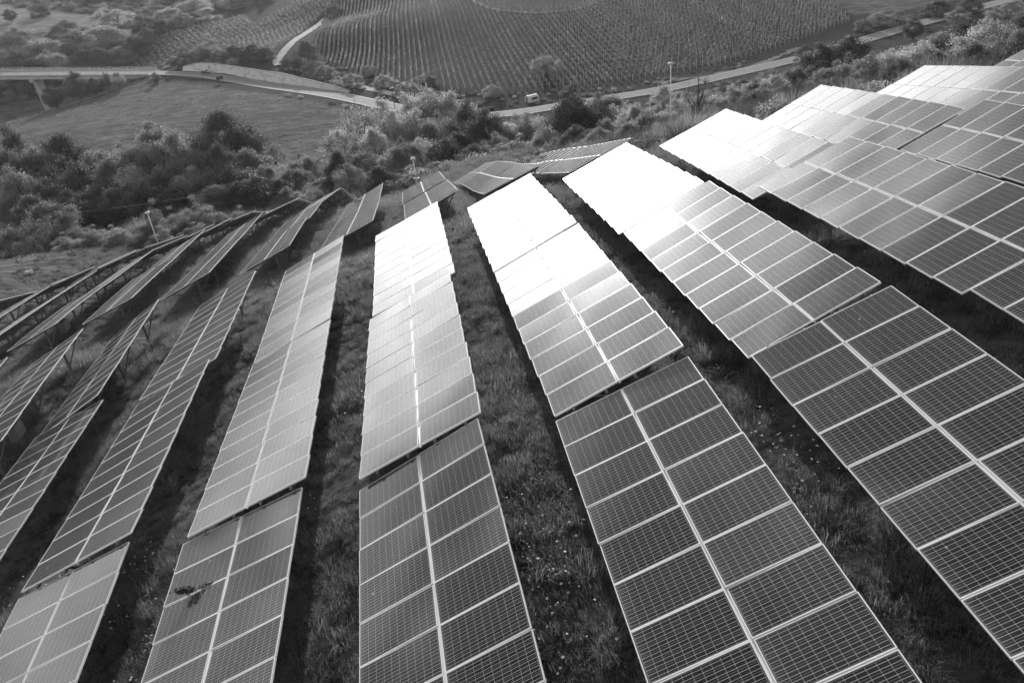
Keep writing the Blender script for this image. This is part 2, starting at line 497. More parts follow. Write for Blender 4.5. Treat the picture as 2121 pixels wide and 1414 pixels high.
def posn(nt,scale=(1,1,1)):
    g=nt.nodes.new('ShaderNodeNewGeometry');m=nt.nodes.new('ShaderNodeMapping');m.inputs['Scale'].default_value=scale
    nt.links.new(g.outputs['Position'],m.inputs['Vector']);return m.outputs[0]
def vnoise(name,lo,hi,scale,rough=.8,spec=.3,bmp=0,bd=.02,sc=(1,1,1),metal=0):
    m,nt,b=mat(name,.3,rough,spec,metal);p=posn(nt,sc)
    f=noise(nt,p,scale,6,.65);nt.links.new(ramp(nt,f,[(.3,lo),(.7,hi)]),b.inputs['Base Color'])
    if bmp:bump(nt,b,f,bmp,bd)
    return m
# photovoltaic glass: 10 x 6 cells, busbars, white backsheet margins
def make_cells():
    m,nt,b=mat('solar_glass',.03,.07,.5);L=nt.links
    uv=nd(nt,'ShaderNodeUVMap');s=nt.nodes.new('ShaderNodeSeparateXYZ');L.new(uv.outputs[0],s.inputs[0])
    X,Y=s.outputs[0],s.outputs[1]          # metres from the glass corner
    GX,GY=1.612,.952;mg=.022
    cx=mth(nt,'DIVIDE',mth(nt,'SUBTRACT',X,mg),(GX-2*mg)/10);cy=mth(nt,'DIVIDE',mth(nt,'SUBTRACT',Y,mg),(GY-2*mg)/6)
    def lines(c,off,w,period=1.):
        f=mth(nt,'FRACT',mth(nt,'ADD',c,off));d=mth(nt,'ABSOLUTE',mth(nt,'SUBTRACT',f,.5));return mth(nt,'GREATER_THAN',d,.5-w)
    g1=lines(cx,0,.013);g2=lines(cy,0,.012);b1=lines(cy,.27,.016);b2=lines(cy,.73,.016)
    ox=mth(nt,'GREATER_THAN',mth(nt,'ABSOLUTE',mth(nt,'SUBTRACT',X,GX/2)),GX/2-mg);oy=mth(nt,'GREATER_THAN',mth(nt,'ABSOLUTE',mth(nt,'SUBTRACT',Y,GY/2)),GY/2-mg)
    o=mth(nt,'MAXIMUM',ox,oy);bus=mth(nt,'MAXIMUM',b1,b2);g=mth(nt,'MAXIMUM',g1,g2)
    oi=nd(nt,'ShaderNodeObjectInfo');rnd=oi.outputs['Random']
    n1=noise(nt,posn(nt),3.,3)
    cell=mth(nt,'ADD',mth(nt,'MULTIPLY',rnd,.02),mth(nt,'ADD',.009,mth(nt,'MULTIPLY',n1,.012)))
    c=mixf(nt,g2,cell,.30);c=mixf(nt,g1,c,.5);c=mixf(nt,bus,c,.72);c=mixf(nt,o,c,.10)
    # grime along the lower edge, run-off streaks, a few droppings
    edge=mth(nt,'MULTIPLY',mth(nt,'POWER',mth(nt,'SUBTRACT',1.,mth(nt,'DIVIDE',X,GX)),14.),.10)
    pg=posn(nt);st=noise(nt,pg,7.,4,.7);vo=nt.nodes.new('ShaderNodeTexVoronoi');vo.inputs['Scale'].default_value=.9;L.new(pg,vo.inputs['Vector'])
    drop=mth(nt,'LESS_THAN',mth(nt,'ADD',vo.outputs['Distance'],mth(nt,'MULTIPLY',st,.02)),.032)
    c=mth(nt,'ADD',c,mth(nt,'MULTIPLY',edge,st));c=mixf(nt,mth(nt,'MULTIPLY',drop,.7),c,.6)
    cc=nt.nodes.new('ShaderNodeCombineColor');[L.new(c,cc.inputs[i]) for i in range(3)]
    L.new(cc.outputs[0],b.inputs['Base Color'])
    # dust film: slightly broader second reflection
    b.inputs['Coat Weight'].default_value=.2;b.inputs['Coat Roughness'].default_value=.16;b.inputs['Coat IOR'].default_value=1.35
    r=mth(nt,'ADD',.05,mth(nt,'MULTIPLY',noise(nt,posn(nt),.8,3),.05));L.new(r,b.inputs['Roughness'])
    # faint waviness of tempered glass
    h=noise(nt,posn(nt),.55,1,.4);bump(nt,b,h,.35,.012)
    return m
M={}
M['cells']=make_cells()
M['frame']=mat('anodised_aluminium',.9,.36,.5,.0)[0]
M['back']=mat('backsheet',.35,.6)[0]
M['galv']=vnoise('galvanised_steel',.16,.26,6,.5,.4,metal=.4)
M['wood']=vnoise('weathered_post',.10,.2,8,.9,.2)
M['white']=vnoise('white_paint',.6,.75,3,.5,.4)
M['dark']=mat('dark_plastic',.03,.4)[0]
M['grey']=mat('grey_paint',.22,.5)[0]
M['asphalt']=vnoise('asphalt',.19,.29,.7,.85,.3)
M['pale']=vnoise('pale_gravel',.42,.62,1.4,.95,.1)
M['dirtpath']=vnoise('dry_grass_strip',.10,.26,.9,.95,.1)
M['line']=mat('road_paint',.7,.7)[0]
def concrete():
    m,nt,b=mat('stained_concrete',.4,.9,.2)
    f=noise(nt,posn(nt,(1,1,1)),.25,6,.7);s=noise(nt,posn(nt,(.25,.25,2.2)),1.3,5,.7)
    k=mth(nt,'MULTIPLY',ramp(nt,f,[(.35,.4),(.6,1.)]),ramp(nt,s,[(.38,.35),(.52,1.)]))
    nt.links.new(ramp(nt,k,[(.05,.2),(.6,.72)]),b.inputs['Base Color']);return m
M['conc']=concrete()
M['conc2']=vnoise('bridge_concrete',.3,.48,.5,.9,.2,sc=(1,1,3))
def leafmat(name,base,trans=.5,gloss=.35):
    m=bpy.data.materials.new(name);m.use_nodes=True;nt=m.node_tree;nt.nodes.clear();L=nt.links
    out=nd(nt,'ShaderNodeOutputMaterial');d=nd(nt,'ShaderNodeBsdfDiffuse');t=nd(nt,'ShaderNodeBsdfTranslucent');mx=nd(nt,'ShaderNodeMixShader')
    gl=nd(nt,'ShaderNodeBsdfGlossy');gl.inputs['Roughness'].default_value=.42;mx2=nd(nt,'ShaderNodeMixShader')
    a=nd(nt,'ShaderNodeAttribute');a.attribute_name='tint';oi=nd(nt,'ShaderNodeObjectInfo')
    v=mth(nt,'MULTIPLY',a.outputs['Fac'],mth(nt,'MULTIPLY',mth(nt,'ADD',.75,mth(nt,'MULTIPLY',oi.outputs['Random'],.5)),base))
    cc=nt.nodes.new('ShaderNodeCombineColor');[L.new(v,cc.inputs[i]) for i in range(3)]
    L.new(cc.outputs[0],d.inputs['Color'])
    v2=mth(nt,'MULTIPLY',v,1.25);c2=nt.nodes.new('ShaderNodeCombineColor');[L.new(v2,c2.inputs[i]) for i in range(3)];L.new(c2.outputs[0],t.inputs['Color'])
    mx.inputs[0].default_value=trans;L.new(d.outputs[0],mx.inputs[1]);L.new(t.outputs[0],mx.inputs[2])
    gl.inputs['Color'].default_value=(.5,.5,.5,1)
    fr=nd(nt,'ShaderNodeFresnel');fr.inputs[0].default_value=1.35
    L.new(mth(nt,'MULTIPLY',fr.outputs[0],gloss),mx2.inputs[0]);L.new(mx.outputs[0],mx2.inputs[1]);L.new(gl.outputs[0],mx2.inputs[2])
    L.new(mx2.outputs[0],out.inputs[0]);return m
LM={'dark':leafmat('leaf_dark',.125,.5,.15),'mid':leafmat('leaf_mid',.25,.6,.15),'light':leafmat('leaf_light',.38,.62,.12),'open':leafmat('leaf_birch',.32,.6,.12),
    'ivy':leafmat('leaf_ivy',.24,.58,.25),'fuzzy':leafmat('leaf_fuzzy',.17,.45),'bare':leafmat('leaf_sparse',.10,.4),'vine':leafmat('leaf_vine',.25,.45),'vine2':leafmat('leaf_vine_yellowing',.34,.5),'grass':leafmat('grass_blade',.25,.5,.04),'straw':leafmat('straw',.27,.5,.04),'petal':leafmat('petal',.75,.3),'reed':leafmat('reed',.11,.4,.1)}
M['bark']=vnoise('bark',.05,.12,6,.95,.1)
# ------------------------------------------------------------------ terrain sheet
def inside(poly,x,y):
    r=np.zeros(x.shape,bool);n=len(poly)
    for i in range(n):
        x1,y1=poly[i];x2,y2=poly[(i+1)%n]
        c=((y1>y)!=(y2>y));xi=(x2-x1)*(y-y1)/((y2-y1) if y2!=y1 else 1e-9)+x1
        r^=c&(x<xi)
    return r
ROAD=[(-101.4,357.1),(-90.7,346.5),(-77.0,334.4),(-58.7,311.6),(-37.7,280.3),(-20.3,255.0),(-5.5,233.0),(4.9,217.7),(12.2,209.0),(20.1,203.9),(28.2,202.2),(37.0,202.3),(50.6,202.9),(65.5,203.2),(71.9,203.9),(86.8,207.5),(105,213.5),(120.7,219.4),(143.7,230.8),(160.6,239.0),(178.8,246.3),(198,254.0),(230,266)]
PATH=[(-21.6,286.1),(-15.3,269.5),(-6.6,253.9),(0.5,240.7),(6.6,227.2)]
TRACK=[(-46.5,333),(-48.3,341),(-46.9,352),(-43.6,375.8),(-38.3,417.3),(-32.5,444.4)]
PALE=[(70,212.5),(87.7,212.7),(97.7,215.4),(106.0,221.0),(120.3,230.9)]
PALE2=[(-9.7,287.7),(-0.2,263.2),(9.4,242.3),(17.0,230.1)]
ARC=[(33.6,410.2),(41.2,354.9),(49.5,339.5),(57,331.5),(65.4,328.2),(75.4,329.5),(90.5,343.0),(110,365)]
VY=[(-34.0,470),(-33.5,342.7),(-22.6,312.9),(-4.9,268.9),(14.1,238.0),(35.6,223.5),(61.5,218.8),(89.9,222.0),(118.3,236.0),(149.5,254.9),(158,280),(168,360),(165,420),(110,370),(92.5,346),(75.4,332.5),(65,331),(57,334),(49.5,343.5),(43,358),(38.8,426),(30,500),(-20,500)]
VLA=[(-134.0,420.0),(-98.6,380.6),(-80,415),(-70,449.0),(-78.6,475.5),(-103.2,465.0)]
VLB=[(-82.7,405.0),(-60,366.8),(-51.4,352),(-48.5,368),(-40,430),(-28.7,474.4),(-38.4,508.2),(-63.0,470.2),(-74.7,432.1)]
MEADOW=[(-260,360),(-184.5,383.9),(-165.4,390.8),(-144.1,387.0),(-104.5,346.2),(-88.5,334.3),(-67.6,308.2),(-36.4,263.5),(-19.8,240.5),(-6.6,221.8),(2,195),(-2.6,172.0),(-9.1,150),(-23.6,150),(-44.1,160),(-79.6,180),(-130,170),(-260,200)]
FIELDL=[(-420,720),(-314.2,703.7),(-235.3,605),(-174.7,545),(-148.4,532.1),(-149.4,500.0),(-190.0,500),(-224.3,505),(-300,500),(-420,560)]
FIELDR=[(169,400),(161,290),(156,262),(171.5,262),(191.8,266.3),(215.0,272.0),(300,300),(400,500),(220,520)]
DARKTOP=[(40,380),(49.5,345),(57,337),(75.7,336),(91,350),(120,395),(180,440),(180,520),(35,520)]
def axis(lo,hi,fl,fh,fine,grow):
    a=list(np.arange(fl,fh,fine));s=fine;v=fh
    while v<hi:a.append(v);s=min(s*grow,18);v+=s
    a.append(hi);s=fine;v=fl-fine
    while v>lo:a.insert(0,v);s=min(s*grow,18);v-=s
    a.insert(0,lo);return np.array(a)
gx=axis(-900,900,-60,48,.8,1.018);gy=axis(-160,1400,0,112,.8,1.012)
XX,YY=np.meshgrid(gx,gy,indexing='ij')
ZZ=H(XX,YY)
nz=rng.normal(0,1,(24,4))
def wob(x,y):
    z=0
    for k,(a,b,c,d) in enumerate(nz):
        f=.15*(1.35**(k%8));z=z+.06/(1+f*1.5)*np.sin(x*f*np.cos(a*3)+y*f*np.sin(a*3)+c*9)
    return z
ZZ=ZZ+wob(XX,YY)*np.where(YY<125,.8,.25)
def HT(x,y):
    x=np.atleast_1d(np.asarray(x,float));y=np.atleast_1d(np.asarray(y,float))
    i=np.clip(np.searchsorted(gx,x)-1,0,len(gx)-2);j=np.clip(np.searchsorted(gy,y)-1,0,len(gy)-2)
    u=(x-gx[i])/(gx[i+1]-gx[i]);v=(y-gy[j])/(gy[j+1]-gy[j])
    return ZZ[i,j]*(1-u)*(1-v)+ZZ[i+1,j]*u*(1-v)+ZZ[i,j+1]*(1-u)*v+ZZ[i+1,j+1]*u*v
nx,ny=XX.shape
idx=np.arange(nx*ny).reshape(nx,ny)
F=np.stack([idx[:-1,:-1],idx[1:,:-1],idx[1:,1:],idx[:-1,1:]],-1).reshape(-1,4)
zone=np.zeros((nx*ny,3),np.float32);xr,yr=XX.ravel(),YY.ravel()
alb=np.full(nx*ny,.30,np.float32)           # tint of the rough grass
stripe=np.zeros(nx*ny,np.float32)
m_=inside(MEADOW,xr,yr);alb[m_]=.74;stripe[m_]=1
m_=inside(VY,xr,yr);alb[m_]=.25
m_=inside(VLA,xr,yr)|inside(VLB,xr,yr);alb[m_]=.45
m_=inside(FIELDL,xr,yr);alb[m_]=1.5;stripe[m_]=.6
m_=inside(FIELDR,xr,yr);alb[m_]=.85;stripe[m_]=.8
m_=inside(DARKTOP,xr,yr);alb[m_]=.32
m_=(yr<108)&(xr<-36)&(yr>40);alb[m_]=.75;stripe[m_]=.8
m_=(xr>-52)&(xr<60)&(yr<112)&~((yr>60)&(xr<-40));alb[m_]=.72
m_=(yr<108)&(yr>70)&(xr<-38);alb[m_]=1.0
zone[:,0]=alb;zone[:,1]=stripe
def groundmat():
    m,nt,b=mat('grass_ground',.06,1.,.05);L=nt.links
    a=nd(nt,'ShaderNodeAttribute');a.attribute_name='tint';s=nt.nodes.new('ShaderNodeSeparateColor');L.new(a.outputs['Color'],s.inputs[0])
    p=posn(nt);f1=noise(nt,p,2.2,8,.7);f2=noise(nt,p,.09,4,.6)
    ps=posn(nt,(.14,.62,.3));f3=noise(nt,ps,1.2,7,.72);f4=noise(nt,posn(nt,(.02,.3,.1)),1.1,4,.6)
    rough=ramp(nt,f1,[(.32,.35),(.7,1.6)]);big=ramp(nt,f2,[(.3,.65),(.7,1.3)])
    strp=mth(nt,'MULTIPLY',ramp(nt,f3,[(.36,.38),(.64,1.7)]),ramp(nt,f4,[(.35,.8),(.65,1.15)]))
    t=mixf(nt,s.outputs['Green'],rough,strp)
    v=mth(nt,'MULTIPLY',mth(nt,'MULTIPLY',mth(nt,'MULTIPLY',t,big),s.outputs['Red']),.16)
    cc=nt.nodes.new('ShaderNodeCombineColor');[L.new(v,cc.inputs[i]) for i in range(3)];L.new(cc.outputs[0],b.inputs['Base Color'])
    h=mth(nt,'ADD',mth(nt,'MULTIPLY',f1,.7),mth(nt,'MULTIPLY',f3,1.2));bump(nt,b,h,.9,.35)
    return m
M['ground']=groundmat()
g=obj('ground',mesh_np('ground',np.stack([xr,yr,ZZ.ravel()],1),F,[M['ground']],smooth=True,cols=zone));tag(g,kind='structure')
# ------------------------------------------------------------------ ribbons lying on the ground
def resample(P,step):
    P=np.array(P,float);out=[P[0]]
    # Catmull-Rom
    Q=np.vstack([2*P[0]-P[1],P,2*P[-1]-P[-2]])
    for i in range(1,len(Q)-2):
        n=max(2,int(np.linalg.norm(Q[i+1]-Q[i])/step))
        for k in range(1,n+1):
            t=k/n;a,b,c,d=Q[i-1],Q[i],Q[i+1],Q[i+2]
            out.append(.5*((2*b)+(-a+c)*t+(2*a-5*b+4*c-d)*t*t+(-a+3*b-3*c+d)*t**3))
    return np.array(out)
def normals2(P):
    d=np.gradient(P,axis=0);d/=np.linalg.norm(d,axis=1)[:,None]+1e-9;return np.stack([-d[:,1],d[:,0]],1)
def ribbon(name,P,w,lift,m,off=0,step=3.,thick=.0,jit=0.,cross=3,height=None):
    P=resample(P,step);N=normals2(P);rows=[]
    hw=np.full(len(P),w/2)
    for c in range(cross):
        t=(c/(cross-1)*2-1)
        j=rng.normal(0,jit,len(P)) if jit and c in(0,cross-1) else 0
        q=P+N*(off+t*hw+j)[:,None];z=HT(q[:,0],q[:,1])
        rows.append((q,z))
    zc=np.max([z for _,z in rows],axis=0)+lift if height is None else height(P)+lift
    if height is None:
        k=np.ones(7)/7;zc=np.convolve(np.pad(zc,3,'edge'),k,'valid')+.05
    V=[];n=len(P)
    for q,z in rows: V.append(np.column_stack([q,zc]))
    # skirts down to the ground
    s0=np.column_stack([rows[0][0],zc-.8]);s1=np.column_stack([rows[-1][0],zc-.8])
    V=[s0]+V+[s1];V=np.vstack(V);F=[]
    for r in range(cross+1):
        a=np.arange(n-1)+r*n;F.append(np.stack([a,a+1,a+1+n,a+n],1))
    o=obj(name,mesh_np(name,V,np.vstack(F),[m]));return o,P,N,zc
road,RP,RN,RZ=ribbon('road',ROAD,6.2,.12,M['asphalt'],step=3);tag(road,kind='structure')
for off,k in((2.75,0),(-2.75,0)):
    o,_,_,_=ribbon('road_marking',ROAD,.18,.13,M['line'],off=off,cross=2,height=lambda P:np.interp(np.arange(len(P)),np.arange(len(RZ)),RZ)-.12+.004);tag(o,kind='structure')
o,_,_,_=ribbon('path',PATH,3.2,.08,M['pale'],jit=.15);tag(o,kind='structure')
o,_,_,_=ribbon('farm_track',TRACK,3.6,.08,M['pale'],jit=.2);tag(o,kind='structure')
o,_,_,_=ribbon('verge',PALE,2.,.05,M['dirtpath'],jit=.5,step=1.5);tag(o,kind='structure')
o,_,_,_=ribbon('verge',PALE2,2.6,.05,M['dirtpath'],jit=.6,step=1.5);tag(o,kind='structure')
o,_,_,_=ribbon('verge',ARC,2.2,.05,M['dirtpath'],jit=.4,step=2);tag(o,kind='structure')
def roadpt(x):   # nearest sample of the road to an x coordinate
    k=int(np.argmin(np.abs(RP[:,0]-x)));return RP[k],RN[k],RZ[k]
# ------------------------------------------------------------------ concrete embankment wall along the road
t=empty('embankment_wall',(-55,311,10));tag(t,'long pale stained concrete embankment wall beside the bending road','wall')
k0=int(np.argmin(np.abs(RP[:,0]+90)));k1=int(np.argmin(np.abs(RP[:,0]+20)))
seg=RP[k0:k1+1];nn=RN[k0:k1+1];zz=RZ[k0:k1+1];s=np.linspace(0,1,len(seg))
sg=1 if nn[0][0]>0 else -1    # far side of the road
hh=2.9*np.minimum(1,np.minimum(s*6.0+.5,(1-s)*2.2+.15))
A=np.column_stack([seg+nn*sg*4.3,zz-.3]);B=np.column_stack([seg+nn*sg*(4.3+hh*.45)[:,None],zz+hh]);Cc=np.column_stack([seg+nn*sg*(4.8+hh*.45)[:,None],zz+hh]);D=np.column_stack([seg+nn*sg*(5.2+hh*.45)[:,None],zz-1.5])
V=np.vstack([A,B,Cc,D]);n=len(seg);F=[]
for r in range(3):
    a=np.arange(n-1)+r*n;F.append(np.stack([a,a+1,a+1+n,a+n],1))
obj('wall_face',mesh_np('wall_face',V-np.array([-55,311,10]),np.vstack(F),[M['conc']]),t)
mb=MB()
for i in range(n-1): mb.bar(B[i]-np.array([-55,311,10])+[0,0,.1],B[i+1]-np.array([-55,311,10])+[0,0,.1],.45,.22)
obj('coping',mb.mesh('coping',[M['conc2']]),t)
# ------------------------------------------------------------------ bridge
P0=np.array([-101.4,357.1]);bd=np.array([-165.,366.])-P0;bd/=np.linalg.norm(bd);Z0=RZ[0];slope=.10;BL=150
t=empty('road_bridge',(P0[0],P0[1],Z0),math.atan2(bd[1],bd[0]));tag(t,'concrete road bridge with railings and a single tapering pier in view','bridge')
def bz(s):return slope*s
mb=MB();mb.bar((-1,0,-.25),(BL,0,bz(BL)-.25),11.,.5,0,(0,0,1));obj('deck',mb.mesh('deck',[M['conc2']]),t)
mb=MB()
for y in(-3.6,-1.2,1.2,3.6): mb.bar((2,y,-1.0),(BL,y,bz(BL)-1.0),.5,1.0)
obj('girder',mb.mesh('girder',[M['conc']]),t)
mb=MB();mb.bar((0,0,.03),(BL,0,bz(BL)+.03),8.,.06);obj('carriageway',mb.mesh('carriageway',[M['asphalt']]),t)
for sy in(-1,1):
    mb=MB();mb.bar((0,sy*5.1,.2),(BL,sy*5.1,bz(BL)+.2),.7,.4);obj('kerb',mb.mesh('kerb',[M['conc2']]),t)
    mb=MB()
    for h,w in((1.35,.12),(.95,.08),(.65,.1)): mb.bar((0,sy*5.2,h),(BL,sy*5.2,bz(BL)+h),.07,w)
    for k in range(0,int(BL),2): mb.bar((k+.5,sy*5.2,bz(k)+.3),(k+.5,sy*5.2,bz(k)+1.4),.1,.1)
    obj('railing',mb.mesh('railing',[M['white']]),t)
for s in(49.,97.):
    mb=MB();zt=bz(s)-1.5
    mb.bx((s,0,zt-.7),(1.8,9.2,1.2));
    g0=float(HT(*(P0+bd*s))[0])-Z0-1
    n0=len(mb.v)
    for z,wx,wy in((g0,1.7,3.4),(zt-1.3,1.5,5.2)):
        for a,b in((-1,-1),(1,-1),(1,1),(-1,1)): mb.v.append((s+a*wx/2,b*wy/2,z))
    for k in range(4): mb.f.append([n0+k,n0+(k+1)%4,n0+4+(k+1)%4,n0+4+k]);mb.m.append(0)
    obj('pier',mb.mesh('pier',[M['conc2']]),t)
# ------------------------------------------------------------------ solar tables
ML,MWd=1.65,.99
mb=MB();fw=.019
for x in(-1,1): mb.bx((x*(ML/2-fw/2),0,-.024),(fw,MWd,.048))
for y in(-1,1): mb.bx((0,y*(MWd/2-fw/2),-.0242),(ML-2*fw,fw,.0476))
FRAME=mb.mesh('module_frame',[M['frame']])
gx_,gy_=1.612/2,.952/2
V=[(-gx_,-gy_,-.004),(gx_,-gy_,-.004),(gx_,gy_,-.004),(-gx_,gy_,-.004),(-gx_,-gy_,-.010),(gx_,-gy_,-.010),(gx_,gy_,-.010),(-gx_,gy_,-.010)]
Fq=np.array([(0,1,2,3),(7,6,5,4)]);uv=[(0,0),(1.612,0),(1.612,.952),(0,.952)]*2
GLASS=mesh_np('solar_module',V,Fq,[M['cells'],M['back']],[0,1],uvs=uv)
mb=MB();mb.bx((0,0,0),(.05,.07,.012));CLAMP=mb.mesh('clamp',[M['galv']])
ROWN='UVWXYZABCDEFGHI';ci=ROWN.index('C')
def rowphrase(r):
    k=ROWN.index(r)-ci
    if k==0:return 'in the centre row'
    return 'in the %s row %s of centre'%(ordw(abs(k)),'left' if k<0 else 'right')
LOOK={'C3':'glaring white','D3':'blinding white','E3':'blinding white','D2':'mostly glaring','C2':'pale grey shining','F3':'bright shining','G3':'pale shining','H3':'pale shining','E2':'half glaring','F2':'grey','B2':'streaky grey','B3':'pale streaky','B1':'mid grey','A1':'mid grey','C1':'dark','D1':'dark','E1':'dark','F1':'dark','G2':'grey','I3':'pale'}
byrow={}
for n in TABLES: byrow.setdefault(n[0],[]).append(int(n[1:]))
jr=random.Random(11)
TOPS=[]
for n,q in TABLES.items():
    r=n[0];k=sorted(byrow[r]).index(int(n[1:]))+1;mid=table_pt(q,5.05,1)
    gz=float(HT(mid[0],mid[1])[0]);base=Vector((mid[0],mid[1],gz))
    T=empty('solar_table',base)
    look=LOOK.get(n,'edge-on' if r in 'UVWXYZ' and int(n[1:])>4 else 'dark grey')
    if len(byrow[r])>1:lab='%s solar table, %s from the near end %s'%(look,ordw(k),rowphrase(r))
    else:lab='%s solar table, the single one %s'%(look,rowphrase(r))
    tag(T,lab,'solar panels','tilted solar tables standing in rows down the grassy hillside')
    sc=q[4]/10.1
    for m in range(10):
        for s in (0,1):
            i=(m+.5)*PITCH*sc
            c=table_pt(q,i,.5+s);a=table_pt(q,i,0);b=table_pt(q,i,2);f=table_pt(q,i-.5,.5+s);w=table_pt(q,i+.5,.5+s)
            u=Vector(b-a).normalized();v=Vector(f-w);v=(v-u*v.dot(u)).normalized();nn=u.cross(v)
            R=Matrix((u,v,nn)).transposed()
            R=R@Matrix.Rotation(jr.gauss(0,.006),3,'X')@Matrix.Rotation(jr.gauss(0,.005),3,'Y')
            
            if q[3]<-.14:    # steep tables: modules follow the slope without steps
                w2=Vector(f-w).normalized();R=Matrix((u,w2,nn)).transposed()
            MM=R.to_4x4();MM.translation=Vector(c)-base+v*jr.gauss(0,.004)+u*jr.gauss(0,.005 if q[3]>-.14 else .002)
            sx=min(1,sc*.998);MM=MM@Matrix.Diagonal((1,sx,1,1))
            o=obj('solar_module',GLASS,T,MM);obj('module_frame',FRAME,o)
    # purlins under the modules
    off=lambda i,j,d:Vector(table_pt(q,i,j))-base-Vector((-math.sin(.39),0,math.cos(.39)))*d
    for j in (.28,.78,1.22,1.72):
        mb=MB();st=[-.09,2.5,5.05,7.6,10.19]
        for a,b in zip(st,st[1:]): mb.bar(off(a*sc,j,.075),off(b*sc,j,.075),.06,.07)
        obj('purlin',mb.mesh('purlin',[M['galv']]),T)
    mb=MB();mb.bar(off(-.02,1,.05),off(10.12*sc,1,.05),.05,.02);obj('gap_rail',mb.mesh('gap_rail',[M['frame']]),T)
    for i in (.75,5.05,9.35):
        i*=sc
        lo,hi,pt_=off(i,.12,.15),off(i,1.88,.15),off(i,1.3,.16)
        mb=MB();mb.bar(lo,hi,.07,.10);obj('rafter',mb.mesh('rafter',[M['galv']]),T)
        gzz=float(HT(base.x+pt_.x,base.y+pt_.y)[0])-base.z
        mb=MB();mb.bar((pt_.x,pt_.y,gzz-.4),pt_,.13,.09);obj('post',mb.mesh('post',[M['galv']]),T)
        foot=Vector((pt_.x,pt_.y,max(gzz+.3,lo.z-.35)))
        mb=MB();mb.bar(foot,off(i,1.8,.18),.06,.05);obj('brace',mb.mesh('brace',[M['galv']]),T)
        l2=off(i,.3,.17);mb=MB();mb.bar(foot,(l2.x,l2.y,l2.z-.02),.06,.05);obj('tie_bar',mb.mesh('tie_bar',[M['galv']]),T)
